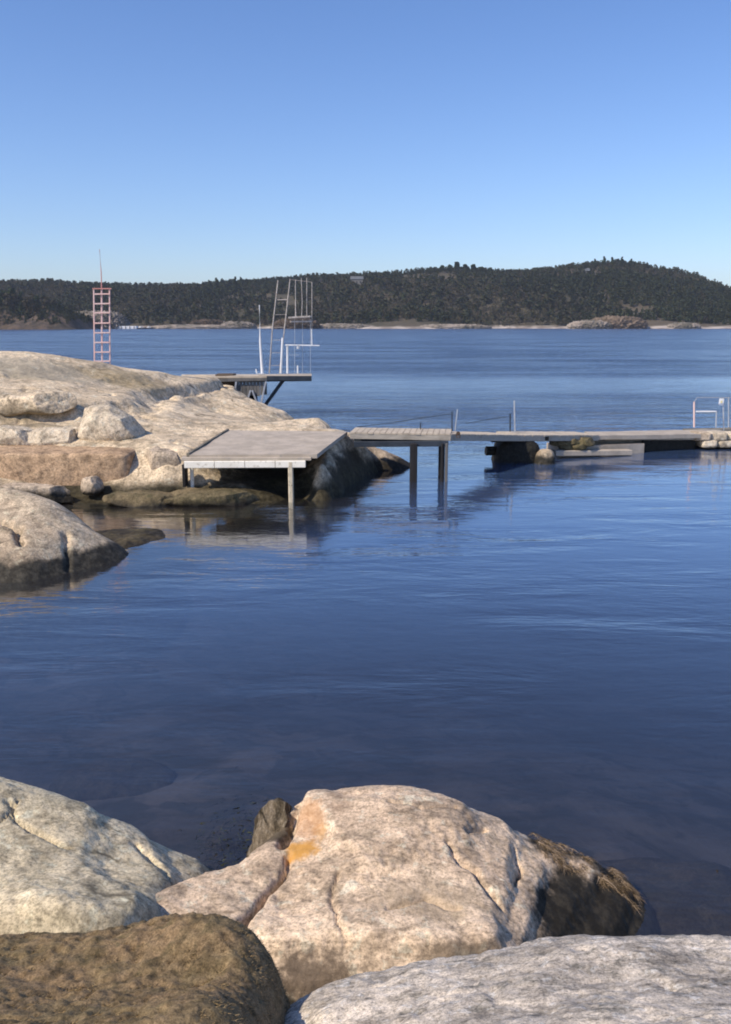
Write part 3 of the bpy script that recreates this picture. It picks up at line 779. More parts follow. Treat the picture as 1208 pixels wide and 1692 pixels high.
# rock running out under the footbridge
o = rock_field('boulder', [(598, 733, 23.6), (630, 742, 23.8), (660, 755, 23.9), (684, 768, 24.0), (610, 768, 23.2), (640, 776, 23.2), ('w', -.5, 23.5, .6), ('w', .3, 22.6, -.3), ('w', 1, 22.8, -.4), ('w', 1.7, 24, -.4), ('w', 1, 25, -.4), ('w', 0, 25, .0), ('w', -.7, 24.5, .2)],
               (-.7, 1.8, 22.4, 25.2), .03, M['block'], zmin=-.5, c=.1, amp=(.08, .5), fine=(.015, .1), seed=14)
tag(o, 'low wedge of brown rock under the near end of the jetty', 'rock')

# ------------------------------------------------------------------ bathing platform
M['tanpost'] = simple('tan_weathered_post', (.62, .55, .42), (.48, .41, .3), 6, .85, 0, .3, stretch=(4, 4, 1), worn=(.2, .17, .11))
bp_ = empty('bathing_platform', (-2.3, 20.6, .2))
tag(bp_, 'flat grey bathing platform on posts with a white front beam, beside the headland', 'platform')
fl = at(312, 752, 19.05); fr_ = at(524, 750, 19.05); br = at(574, 713, 22.4); blk_ = at(378, 711, 22.4)
zt = [fl.z, fr_.z, br.z, blk_.z]
def slab_mesh(cs, thick, n=26, seed=0):
    g = np.linspace(0, 1, n)
    U, V = np.meshgrid(g, g)
    c = [np.array(q) for q in cs]
    P = (1 - U)[..., None] * (1 - V)[..., None] * c[0] + U[..., None] * (1 - V)[..., None] * c[1] + U[..., None] * V[..., None] * c[2] + (1 - U)[..., None] * V[..., None] * c[3]
    P[..., 2] += .012 * fbm(P[..., 0] / .6, P[..., 1] / .6, oct=3, seed=seed)
    top = P.reshape(-1, 3); bot = top - np.array([0, 0, thick])
    idx = np.arange(n * n).reshape(n, n)
    F = [tuple(int(z_) for z_ in q) for q in np.stack([idx[:-1, :-1].ravel(), idx[:-1, 1:].ravel(), idx[1:, 1:].ravel(), idx[1:, :-1].ravel()], 1)]
    F += [tuple(i + n * n for i in reversed(q)) for q in F]
    ring = list(idx[0, :]) + list(idx[1:, -1]) + list(idx[-1, :-1][::-1]) + list(idx[1:-1, 0][::-1])
    for i in range(len(ring)):
        a, b = int(ring[i]), int(ring[(i + 1) % len(ring)])
        F.append((a + n * n, b + n * n, b, a))
    return np.concatenate([top, bot]), F
v, f = slab_mesh([fl, fr_, br, blk_], .09)
mesh_ob('deck_slab', v, f, M['concrete'], bp_)
# front edge strip and the white beam below it
e1 = at(300, 757, 18.98); e2 = at(514, 757, 18.98)
MB().beam(e1 + Vector((0, .12, -.02)), e2 + Vector((0, .12, -.02)), .26, .075, .012).build('edge_strip', M['concrete'], bp_)
w1 = at(304, 768, 18.93); w2 = at(505, 767, 18.93)
m = MB(); 
nseg = 4
for i in range(nseg):
    a = w1.lerp(w2, i / nseg) + Vector((.006, .06, 0)); b = w1.lerp(w2, (i + 1) / nseg) + Vector((-.006, .06, 0))
    m.beam(a, b, .14, .15, .01)
m.build('front_beam', M['concrete_w'], bp_)
pr = at(480, 776, 18.9)
MB().box((pr.x, 18.97, (pr.z - .6) / 2 + .1), (.11, .11, pr.z + .75), bev=.02).build('post', M['tanpost'], bp_)
pl = at(317, 776, 19.3)
MB().box((pl.x, 19.3, .45), (.075, .075, .75), bev=.01).build('post', M['concrete_w'], bp_)
pb = at(302, 782, 19.1)
MB().box((pb.x + .02, 19.25, .55), (.07, .3, .5), bev=.01).build('bracket', M['darkwood'], bp_)
m = MB()
for k in range(3):
    a = Vector((fl.x + .3, 19.6 + k * .9, fl.z - .15)); b = Vector((fr_.x - .05 + k * .15, 19.6 + k * .9, fr_.z - .15 + k * .03))
    m.beam(a, b, .12, .11)
m.build('joist', M['darkwood'], bp_)
# step-like kerb at the back left, dark joint
MB().beam(fl + Vector((-.02, 0, .0)), blk_ + Vector((-.02, 0, .0)), .06, .08).build('kerb', M['concrete_d'], bp_)

# ------------------------------------------------------------------ jetty
JP = [(at(578, 714, 22.0)), at(700, 716, 21.6), at(745, 717, 21.7), at(860, 719, 24.4), at(990, 719, 26.0), at(1150, 716, 27.2), at(1300, 715, 27.8)]
jt = empty('jetty', (JP[2].x, JP[2].y, 0))
tag(jt, 'pale plank footbridge running from the headland out to the stone pier', 'jetty')
Wd = 1.05
def jetty_seg(a, b, w, name='deck'):
    m = MB(); L = (b - a).length; n = int(L / .145)
    d = (b - a).normalized(); s = Vector((-d.y, d.x, 0)).normalized()
    rng = random.Random(int(a.x * 100))
    for i in range(n):
        c = a + d * ((i + .5) * L / n) + s * (w / 2)
        ang = math.atan2(d.y, d.x)
        ww = w + rng.uniform(-.02, .02)
        m.box((c.x, c.y, c.z - .02 + rng.uniform(-.004, .004)), (L / n - .012, ww, .04), rz=ang + rng.uniform(-.006, .006))
    return m.build(name, M['planks'], jt)
for a, b in ((JP[0], JP[2]), (JP[2], JP[3]), (JP[3], JP[4])):
    jetty_seg(a, b, Wd)
# side beams (pale front fascia) and dark underside joists
for a, b in ((JP[0], JP[2]), (JP[2], JP[3]), (JP[3], JP[4])):
    d = (b - a).normalized(); s = Vector((-d.y, d.x, 0)).normalized()
    MB().beam(a - Vector((0, 0, .105)) + s * .04, b - Vector((0, 0, .105)) + s * .04, .06, .13).build('side_beam', M['beamwood'], jt)
    MB().beam(a - Vector((0, 0, .10)) + s * (Wd - .06), b - Vector((0, 0, .10)) + s * (Wd - .06), .06, .12).build('side_beam', M['beamwood'], jt)
a = at(585, 730, 21.85); b = at(741, 729, 21.55)
m = MB(); a.z -= .06; b.z -= .06; m.beam(a, b, .12, .13)
m.beam(a + Vector((0, .8, 0)), b + Vector((0, .8, 0)), .12, .10); m.build('under_beam', M['darkmetal'], jt)
pa = at(684, 729, 21.5)
MB().box((pa.x, pa.y, (pa.z - 1.6) / 2), (.17, .17, pa.z + 1.5), bev=.015).build('post', M['darkwood'], jt)
MB().box((pa.x + .02, pa.y + .8, (pa.z - 1.6) / 2), (.15, .15, pa.z + 1.5), bev=.015).build('post', M['darkwood'], jt)
pc = at(731, 729, 21.5)
MB().box((pc.x, pc.y, (pc.z - 1.6) / 2), (.055, .12, pc.z + 1.5), bev=.01).build('post', M['darkwood'], jt)
MB().box((pc.x + .11, pc.y + .02, (pc.z - 1.6) / 2), (.065, .12, pc.z + 1.5), bev=.01).build('post', M['greyboard'], jt)
MB().box((pc.x + .06, pc.y + .85, (pc.z - 1.6) / 2), (.15, .15, pc.z + 1.5), bev=.01).build('post', M['darkwood'], jt)
k = at(757, 716, 21.85)
m = MB().tube([k + Vector((0, .0, 0)), k + Vector((0, -.05, 0))], .05, 12); m.tube([k + Vector((0, -.05, 0)), k + Vector((0, -.07, 0))], .03, 10)
m.tube([k + Vector((-.05, -.05, -.03)), k + Vector((-.03, -.07, -.1)), k + Vector((.03, -.07, -.1)), k + Vector((.05, -.05, -.03))], .012, 6)
m.build('mooring_ring', M['rust'], jt)
# thin hand rope rails
def rail(p_list, posts):
    for q in posts:
        MB().tube([Vector(q[0]), Vector(q[1])], q[2], 8).build('rail_post', M['darkmetal'], jt)
    MB().tube(p_list, .009, 6).build('rail_rope', M['darkmetal'], jt)
far = 22.6
rail([at(590, 705, far), at(640, 700, far), at(700, 690, far), at(747, 684, far)], [(at(747, 712, far), at(747, 680, far), .016), (at(695, 712, far), at(695, 698, far), .014)])
rail([at(770, 700, 24.6), at(800, 694, 24.8), at(843, 688, 25.1)], [(at(843, 713, 25.1), at(843, 683, 25.1), .02)])
MB().tube([at(851, 714, 25.0), at(850, 662, 25.0)], .022, 8).build('tall_post', M['galv'], jt)
MB().tube([at(752, 712, 22.5), at(756, 676, 22.5)], .014, 8).build('tall_post', M['galv'], jt)

# dark encrusted crib that carries the bend of the jetty
cr = empty('timber_crib', tuple(at(862, 766, 24.5)))
tag(cr, 'black mussel crusted timber crib standing in the water under the bend of the jetty', 'jetty support')
p = at(850, 742, 25.0)
block('crib_body', (p.x + .03, 25.0, .03), (1.25, 1.2, 1.15), M['crust'], e=.45, seed=31, amp=.12, n=60, parent=cr)
p = at(822, 727, 25.0)
m = MB(); m.beam(at(812, 727, 24.6), at(905, 724, 25.0), .16, .12); m.beam(at(812, 727, 25.4), at(905, 724, 25.6), .16, .12); m.build('cross_beam', M['crust'], cr)
m = MB(); m.tube([at(803, 745, 24.7), at(860, 745, 24.9), at(884, 744, 24.9)], .13, 14); m.build('log', M['crust'], cr)
for px in (838, 878): 
    q = at(px, 730, 24.7); MB().tube([(q.x, q.y, -.9), (q.x, q.y, q.z)], .09, 10).build('pile', M['crust'], cr)
for i_, (px_, py_, w_) in enumerate([(925, 728, .55), (948, 727, .5), (968, 728, .45), (937, 733, .5), (957, 733, .5)]):
    q = at(px_, py_ + 2, 25.65)
    tag(block('boulder', (q.x, q.y, q.z), (w_, .5, .24), M['wetrock'], e=.6, seed=400 + i_, facets=7, amp=.07, n=26, rz=i_ * .4), 'brown rubble stone packed under the jetty deck above the pale pontoon ledge', 'rock', 'rubble stones under the jetty deck')
p = at(901, 752, 24.3)
o = block('boulder', (p.x, 24.5, .05), (.5, .5, .62), M['boul_l'], e=.6, seed=37, amp=.1, n=50)
tag(o, 'small stone with a pale rim at the right foot of the dark crib', 'rock')

# ------------------------------------------------------------------ stone and concrete pier at the right
pr_ = empty('stone_pier', tuple(atz(1100, 745, 0)))
tag(pr_, 'low concrete and stone pier with a dark opening, running out of the right edge', 'pier')
d = (JP[5] - JP[4]).normalized(); s = Vector((-d.y, d.x, 0)).normalized()
A_ = at(985, 720, 26.0); B_ = at(1320, 715, 28.2)
v, f = slab_mesh([A_, B_, B_ + Vector((-.1, 1.3, 0)), A_ + Vector((-.1, 1.02, 0))], .12, n=30, seed=3)
mesh_ob('deck_slab', v, f, M['concrete'], pr_)
# sloping concrete apron left of the opening
a1 = at(922, 738, 25.6); a2 = at(1065, 733, 26.5)
m = MB(); m.prism([Vector((a1.x, a1.y, -.4)), Vector((a2.x, a2.y, -.4)), Vector((a2.x, a2.y, a2.z)), Vector((a1.x, a1.y, a1.z))], (-.15, .9, 0)); m.build('apron', M['concrete'], pr_)
a3 = at(915, 746, 25.35); a4 = at(1040, 746, 26.0)
m = MB(); m.beam(Vector((a3.x, a3.y, a3.z - .04)), Vector((a4.x, a4.y, a4.z - .02)), .3, .16, .02); m.build('footing', M['concrete'], pr_)
m = MB(); m.prism([Vector((a1.x + .05, a1.y + .35, -.3)), Vector((a2.x, a2.y + .3, -.3)), Vector((a2.x, a2.y + .3, .42)), Vector((a1.x + .05, a1.y + .35, .45))], (-.1, .5, 0)); m.build('rubble_wall', M['concrete_d'], pr_)
# edge beam over the opening, dark caisson inside
b1 = at(1000, 722, 26.2); b2 = at(1155, 722, 27.25)
MB().beam(b1 + Vector((0, .1, -.02)), b2 + Vector((0, .1, -.02)), .2, .15, .02).build('edge_beam', M['concrete'], pr_)
c1 = at(1062, 738, 26.7); c2 = at(1149, 738, 27.3)
m = MB(); m.prism([Vector((c1.x, c1.y, -.5)), Vector((c2.x, c2.y, -.5)), Vector((c2.x, c2.y, .44)), Vector((c1.x, c1.y, .42))], (-.1, .8, 0)); m.build('dark_float', M['crust'], pr_)
# stones of the pier right of the opening
i = 0
for row in range(2):
    for px in range(1160, 1330, 26):
        q = at(px + row * 10, 721 + row * 12, 27.3 + (px - 1160) * .004)
        block('stone', (q.x, q.y + .15, q.z), (.5, .7, .25), M['pale'] if (i % 3) else M['block'], e=.35, seed=200 + i, amp=.05, n=26, parent=pr_)
        i += 1
c3 = at(1150, 722, 27.6); c4 = at(1330, 722, 28.2)
m = MB(); m.prism([Vector((c3.x, c3.y + .3, -.6)), Vector((c4.x, c4.y + .3, -.6)), Vector((c4.x, c4.y + .3, .48)), Vector((c3.x, c3.y + .3, .46))], (0, .9, 0)); m.build('core_wall', M['concrete_d'], pr_)

# sign on a post
sg = empty('sign_post', tuple(at(1193, 712, 28.2)))
tag(sg, 'small white notice with a pale yellow mark on a thin steel post on the pier', 'sign')
q = at(1196, 712, 28.2); q2 = at(1195, 656, 28.2)
MB().tube([q, q2], .02, 10).build('post', M['galv'], sg)
c_ = at(1192, 664, 28.15)
MB().box(c_, (.15, .018, .21), bev=.004, tilt=R(4)).build('sign_panel', M['white'], sg)
MB().box(c_ + Vector((-.002, -.013, 0)), (.055, .006, .075), bev=.002, tilt=R(4)).build('sign_mark', M['yellow'], sg)
# white rail frame
rf = empty('railing', tuple(at(1165, 706, 28.0)))
tag(rf, 'white tube railing frame with one orange pink post on the pier left of the sign', 'railing')
m = MB(); m.tube([at(1147, 706, 28), at(1147, 664, 28)], .026, 10); m.build('post', M['orange'], rf)
MB().tube([at(1183, 706, 28), at(1184, 679, 28)], .02, 8).build('post', M['galv'], rf)
MB().tube([at(1204, 706, 28), at(1204, 656, 28)], .02, 8).build('post', M['galv'], rf)
MB().tube([at(1150, 680, 28), at(1183, 680, 28)], .024, 8).build('rail', M['white'], rf)
MB().tube([at(1147, 664, 28), at(1152, 657, 28), at(1190, 657, 28.02), at(1240, 658, 28.3)], .012, 8).build('rail', M['galv'], rf)

# ------------------------------------------------------------------ ladder tower on the headland
LY = 32.2
lt = empty('ladder_tower', tuple(at(170, 608, LY)))
tag(lt, 'tall pinkish white ladder frame with a thin mast on top, standing on the headland', 'ladder')
for (x0, x1) in ((157.5, 155), (183, 181)):
    MB().beam(at(x0 - 1, 622, LY), at(x1, 477, LY), .042, .045).build('rail', M['pinkpaint'], lt)
MB().beam(at(169, 622, LY + .02), at(168, 477, LY + .02), .07, .05).build('centre_post', M['pinkpaint'], lt)
ys_ = [486, 502, 517, 534, 550, 566, 582, 597]
for yy in ys_:
    MB().beam(at(156.5, yy, LY - .05), at(182, yy - .3, LY - .05), .045, .048).build('rung', M['pinkpaint'], lt)
MB().beam(at(153, 477, LY - .03), at(184, 477, LY - .03), .05, .035).build('top_bar', M['red'], lt)
MB().tube([at(168, 476, LY), at(167.3, 450, LY), at(164.5, 412, LY)], .022, 8, r2=.01).build('mast', M['red'], lt)

# ------------------------------------------------------------------ diving platform and tower
DY = 38.0
dp = empty('diving_platform', tuple(at(430, 660, DY)))
tag(dp, 'dark edged wooden diving platform on stilts jutting out over the water behind the headland', 'platform')
A1 = at(344, 622, DY - .9); A2 = at(515, 621, DY - .9)
B1 = at(300, 619, DY + 1.6); B2 = at(515, 617.5, DY + 1.6)
v, f = slab_mesh([A1, A2, B2, B1], .07, n=20, seed=5)
mesh_ob('deck', v, f, M['planks'], dp)
MB().beam(A1 + Vector((0, -.02, -.17)), at(441, 626.5, DY - .95), .07, .12).build('edge_beam', M['greyboard'], dp)
MB().beam(at(441, 625, DY - .95), at(515, 625, DY - .95), .09, .19).build('edge_beam', M['darkmetal'], dp)
MB().beam(at(345, 628, DY + .8), at(515, 626, DY + .8), .09, .19).build('edge_beam', M['darkmetal'], dp)
q = at(372, 642, DY - .2)
MB().box((q.x, q.y + .3, q.z + .05), (.75, .9, 1.1), bev=.01).build('support_box', M['brownwood'], dp)
m = MB()
x0 = at(389, 628, DY - .85); x1 = at(441, 628, DY - .85)
n = 9
for i in range(n):
    xx = x0.x + (x1.x - x0.x) * (i + .5) / n
    m.box((xx, DY - .84, x0.z - .33 + .03 * ((i * 7) % 3)), ((x1.x - x0.x) / n - .012, .03, .66), bev=.004)
m.build('board_skirt', M['greyboard'], dp)
for (a, b, c2, d2) in ((391, 627, 386, 664), (414, 645, 408, 664), (417, 645, 424, 664), (440, 628, 431, 668)):
    MB().beam(at(a, b, DY - .92), at(c2, d2, DY - .92), .07, .07).build('stilt', M['galv'], dp)
MB().beam(at(468, 627, DY - .5), at(437, 670, DY - .5), .11, .11).build('brace', M['darkmetal'], dp)
MB().beam(at(470, 627, DY + .9), at(440, 668, DY + .9), .11, .11).build('brace', M['darkmetal'], dp)
q = at(405, 652, DY + .3)
MB().box((q.x, q.y, q.z), (1.0, .5, .8), bev=.02).build('support_box', M['crust'], dp)

dt = empty('diving_tower', tuple(at(470, 617, DY)))
tag(dt, 'slender steel diving tower with a tall ladder, upper stand and railings on the diving platform', 'diving tower')
def rod(x0, y0, x1, y1, w, name, mat='galv', dy=0.0, mid=None):
    pts = [at(x0, y0, DY + dy)]
    if mid: pts.append(at(mid[0], mid[1], DY + dy))
    pts.append(at(x1, y1, DY + dy))
    return MB().tube(pts, w * .68, 8).build(name, M[mat], dt)
rod(445, 617, 459.5, 463, .036, 'ladder_rail', 'galv_warm', 0, (450, 545))
rod(462, 617, 479.5, 461, .036, 'ladder_rail', 'galv_warm', 0, (470, 545))
rod(458, 495.5, 476, 495, .034, 'rung', 'galv_warm')
for i, yy in enumerate((520, 541, 562, 583, 604)):
    t_ = (617 - yy) / 154
    rod(445 + 14.5 * t_ + 1, yy, 462 + 17.5 * t_, yy - .3, .014, 'rung', 'galv_warm')
rod(464, 617, 467, 558, .062, 'strut', 'white')
rod(475, 617, 475, 569, .058, 'strut', 'white')
rod(492, 617, 492, 604, .045, 'strut', 'white')
MB().box(at(493, 574, DY), (.11, .4, .12), bev=.01).build('bracket', M['white'], dt)
a = at(472, 570, DY); b = at(528, 571, DY)
MB().beam(a, b, .45, .04).build('springboard', M['white'], dt)
rod(515.5, 570, 515, 544, .035, 'board_post', 'white', -.2)
rod(515.5, 544, 515.5, 466, .022, 'rail_post', 'galv_warm', -.2)
# upper stand
a = at(478, 525, DY); b = at(514, 523, DY)
MB().beam(a, b, .9, .07).build('upper_stand', M['galv_warm'], dt)
MB().beam(at(479, 531.5, DY - .3), at(515, 531, DY - .3), .06, .06).build('stand_bearer', M['galv_warm'], dt)
for (x0, y0, x1, y1, dy) in ((489, 523, 488, 471, -.4), (499.5, 500, 498, 459, -.4), (498.5, 523, 499.5, 500, -.4), (507, 523, 507, 459, .4), (488, 523, 488.5, 462, .4)):
    rod(x0, y0, x1, y1, .022, 'rail_post', 'galv_warm', dy)
rod(480, 462, 515, 466, .012, 'hand_rail', 'galv_warm', .4)
for (x, dy) in ((487, -.3), (500, .3), (513, -.3)):
    rod(x, 617, x, 527, .013, 'leg', 'galv', dy)
rod(478, 586.5, 494, 586.5, .012, 'tie_bar', 'galv', -.1)
# slim pole left of the tower
pp = at(431, 617, DY)
sp = empty('flag_pole', tuple(pp))
tag(sp, 'slim white pole without a flag, left of the diving tower on the diving platform', 'pole')
MB().tube([at(433.5, 617, DY), at(430, 565, DY), at(428.7, 504, DY)], .062, 10, r2=.024).build('pole', M['white'], sp)
MB().tube([at(424.5, 617, DY), at(423, 610, DY)], .03, 8).build('cleat', M['white'], sp)
MB().box(at(432, 617.8, DY), (.3, .3, .05), bev=.01).build('foot_plate', M['galv'], sp)

# ------------------------------------------------------------------ far shore
YS = 735.0
ridge_px = [(-300, 476), (-150, 474), (0, 472), (60, 470), (130, 476), (200, 479), (300, 476), (400, 474), (440, 467), (500, 458), (600, 459), (680, 456), (740, 450), (800, 452), (900, 454), (980, 438), (1060, 441), (1120, 454), (1180, 477), (1208, 492), (1300, 506), (1450, 515)]
hp = []
for (a, b) in ridge_px:
    hp.append((a, b + 2, 1010 if a > 430 else 960))
    q = at(a, b, 1010)
    hp.append(('w', q.x * 1.3, 1350, q.z * .7))
    hp.append(('w', q.x, 1150, q.z * .95))
for a in range(-350, 1560, 75):
    yy = 735 - 25 * math.sin(a * .012) - (18 if 850 < a < 1150 else 0)
    q = at(a, 543.5, yy)
    hp.append(('w', q.x, yy, .3)); hp.append(('w', q.x, yy - 30, -6)); hp.append(('w', q.x * 1.02, yy + 40, 7 + 3 * math.sin(a * .03)))
for a in range(-300, 1500, 110):
    rz = np.interp(a, [r[0] for r in ridge_px], [r[1] for r in ridge_px])
    q = at(a, 543.5 + (rz - 543.5) * .62, 860)
    hp.append(('w', q.x, 860, q.z))
fh = mq_fit(conv(hp), 18)
xs = np.linspace(-640, 640, 330); ys = np.linspace(690, 1350, 180)
X, Y = np.meshgrid(xs, ys)
def hillz(X, Y):
    Z = fh(X, Y)
    a = np.clip(Z / 20, .06, 1)
    return Z + a * 5.0 * fbm(X / 70, Y / 70, oct=5, seed=301)
Z = hillz(X, Y)
v, q = grid_mesh(xs, ys, Z, Z > -4)
tag(mesh_ob('hills', v, q, M['shore'], None, (0, 735, 0), smooth=True), kind='structure')
# a further, bluish ridge behind on the left
fr2 = [(-400, 470), (-100, 465), (40, 465), (90, 468), (140, 476), (250, 482)]
v = []; 
for i, (a, b) in enumerate(fr2):
    p = at(a, b, 1900); v += [(p.x, 1900, p.z), (p.x, 1500, 4), (p.x, 2400, 4)]
f = []
for i in range(len(fr2) - 1):
    f += [(3 * i, 3 * i + 1, 3 * i + 4, 3 * i + 3), (3 * i + 2, 3 * i, 3 * i + 3, 3 * i + 5)]
tag(mesh_ob('far_hills', v, f, M['shore'], None, (-500, 1900, 0)), kind='structure')

# left bluff, closer to us
bl2 = [(-250, 508, 640), (-100, 505, 640), (0, 507, 640), (45, 512, 640), (80, 511, 638), (105, 520, 636), (122, 532, 634), (130, 543, 633)]
lp = list(bl2)
for (a, b, c_) in bl2:
    q = at(a, 546, c_ - 22); lp.append(('w', q.x, c_ - 22, .2)); lp.append(('w', q.x, c_ - 40, -5))
    q = at(a, b, c_); lp.append(('w', q.x, c_ + 45, q.z * .8)); lp.append(('w', q.x, c_ + 100, -4))
q = at(145, 546, 633); lp += [('w', q.x, 633, -4), ('w', q.x + 4, 660, -5), ('w', q.x + 2, 600, -6)]
f_bl = mq_fit(conv(lp), 5)
def bluff_f(x, y):
    return f_bl(x, y)
# forest
rng = np.random.default_rng(11)
def tree_template(kind, rng, nq):
    """crown made of small leaf clumps, z 0..1, radius about .25"""
    C = []; 
    for i in range(nq):
        if kind == 0:      # spruce
            t_ = rng.random()**.8 * .95 + .05; r = .26 * (1 - t_) ** .8 + .02
        elif kind == 1:    # pine, round head on a trunk
            t_ = .45 + .55 * rng.random(); r = .24 * math.sqrt(max(.05, 1 - ((t_ - .72) / .32)**2))
        else:              # broad leafless tree, brownish haze of twigs
            t_ = .2 + .8 * rng.random(); r = .32 * math.sqrt(max(.05, 1 - ((t_ - .6) / .45)**2))
        a = rng.random() * 2 * math.pi; rr = r * (.35 + .75 * rng.random())
        C.append((rr * math.cos(a), rr * math.sin(a), t_))
    C = np.array(C)
    V = []; 
    for c in C:
        n = rng.normal(size=3); n /= np.linalg.norm(n)
        u = np.cross(n, (0, 0, 1)); u /= np.linalg.norm(u) + 1e-6; w = np.cross(n, u)
        s_ = (.055 + .05 * rng.random()) * (1.0 if kind else .9)
        if kind == 2: s_ *= .8
        V += [c - u * s_ - w * s_ * .6, c + u * s_ * .8 - w * s_ * .7, c + u * s_ * .5 + w * s_, c - u * s_ * .7 + w * s_ * .8]
    F = np.arange(len(V)).reshape(-1, 4)
    return np.array(V), F
def trunk_geo():
    V = []; 
    for z, r in ((0, .016), (.75, .006)):
        for k in range(4): V.append((r * math.cos(k * math.pi / 2), r * math.sin(k * math.pi / 2), z))
    F = [(k, (k + 1) % 4, 4 + (k + 1) % 4, 4 + k) for k in range(4)]
    return np.array(V), np.array(F)
temps = [tree_template(k, rng, 46) for k in (0, 0, 0, 1, 1, 2, 2)]
kinds = [0, 0, 0, 1, 1, 2, 2]
TV, TF = trunk_geo()
n_try = 26000
xx = rng.uniform(-620, 620, n_try); yy = rng.uniform(735, 1075, n_try) ** 1.0
zz_ = hillz(xx, yy)
pxx = 604 + xx / yy * FPX * .985
vis = (pxx > -250) & (pxx < 1450) & (zz_ > 1.2 + 1.5 * rng.random(n_try))
dens = fbm(xx / 60, yy / 60, oct=4, seed=401)
vis &= dens > -.45
# clearing with the pinkish rock at the right, by the shore
xx, yy, zz_ = xx[vis], yy[vis], zz_[vis]
bx = rng.uniform(-330, at(120, 546, 633).x, 2600); by = rng.uniform(608, 700, 2600); bz = bluff_f(bx, by)
kb = bz > 2.5 + 2 * rng.random(2600)
xx = np.concatenate([xx, bx[kb]]); yy = np.concatenate([yy, by[kb]]); zz_ = np.concatenate([zz_, bz[kb] - .4])
spec = fbm(xx / 110 + 5, yy / 110, oct=3, seed=402)
VV, FF, TT = [], [], []
off = 0
for i in range(len(xx)):
    r_ = spec[i] + rng.normal(0, .25)
    k = rng.integers(0, 3) if r_ < .05 else (rng.integers(3, 5) if r_ < .32 else rng.integers(5, 7))
    V, F = temps[k]
    H = rng.uniform(4, 9.5) * (.85 if kinds[k] == 2 else 1)
    if yy[i] > 930: H *= .75
    if yy[i] < 705: H *= .55
    a = rng.random() * 6.28
    Wv = np.concatenate([V, TV])
    x_ = Wv[:, 0] * math.cos(a) - Wv[:, 1] * math.sin(a); y_ = Wv[:, 0] * math.sin(a) + Wv[:, 1] * math.cos(a)
    wd = rng.uniform(.9, 1.5)
    VV.append(np.stack([x_ * H * wd + xx[i], y_ * H * wd + yy[i], Wv[:, 2] * H + zz_[i] - .5], 1))
    FF.append(np.concatenate([F, TF + len(V)]) + off)
    base = {0: .25, 1: .42, 2: .75}[kinds[k]]
    TT.append(np.full(len(Wv), np.clip(base + rng.normal(0, .13), 0, 1)))
    off += len(Wv)
VV = np.concatenate(VV); FF = np.concatenate(FF); TT = np.concatenate(TT)
tag(mesh_ob('forest', VV, FF, M['forest'], None, (0, 800, 5), attrs={'tint': ('POINT', TT)}), 'dark mixed pine and birch wood covering the hills across the bay', 'forest', kind='stuff')

# single trees that break the skyline or stand alone at the shore
def make_tree(kind, H, base, seed, nq=260):
    rg = np.random.default_rng(seed)
    V, F = tree_template(kind, rg, nq)
    # crown offset clusters for an uneven outline
    V = V * np.array([1, 1, 1]); V[:, 0] += .05 * np.sin(V[:, 2] * 11 + seed); V[:, 1] += .05 * np.cos(V[:, 2] * 9 + seed)
    root = empty('pine_tree' if kind < 2 else 'birch_tree', tuple(base))
    b = np.array(base)
    mesh_ob('crown', V * H + b, F, M['pine'] if kind < 2 else M['forest'], root, attrs={'tint': ('POINT', np.repeat(rg.random(nq), 4) if kind < 2 else np.repeat(.6 + .4 * rg.random(nq), 4))})
    m = MB(); m.tube([b - np.array((0, 0, 1.0)), b + np.array((.02 * H, 0, .4 * H)), b + np.array((0, 0, .8 * H))], .022 * H, 8, r2=.006 * H)
    for k in range(5):
        a = k * 2.3 + seed; z_ = .45 + .1 * k
        m.tube([b + np.array((0, 0, z_ * H)), b + np.array((math.cos(a) * .17 * H, math.sin(a) * .17 * H, (z_ + .08) * H))], .008 * H, 5, r2=.003 * H)
    m.build('trunk', M['bark'], root)
    return root
def hz(px, Y):
    x = (px - 604) / FPX * Y * .985
    return Vector((x, Y, float(hillz(np.array([[x]]), np.array([[float(Y)]]))[0, 0])))
for i, (px, Y, H) in enumerate([(728, 985, 8), (740, 980, 9), (752, 990, 11), (766, 985, 10), (779, 985, 11), (792, 980, 9), (806, 985, 8)]):
    tag(make_tree(1, H, hz(px, Y), 500 + i), 'round headed dark pine in the clump on the middle of the skyline', 'tree', 'pines in the clump on the middle of the skyline')
for i, (px, Y, H) in enumerate([(975, 1000, 9), (990, 1000, 11), (1003, 1000, 10), (1019, 1000, 10), (1034, 1000, 9)]):
    tag(make_tree(0, H, hz(px, Y), 520 + i), 'small pointed conifer on the top of the highest hill at right', 'tree', 'conifers on the hilltop at right')
for i, px in enumerate([350, 362, 371, 383, 392, 401]):
    tag(make_tree(0, 9 + (i * 5) % 3, hz(px, 965), 540 + i), 'pointed conifer on the low skyline between the ladder and the diving tower', 'tree', 'conifers on the low middle skyline')

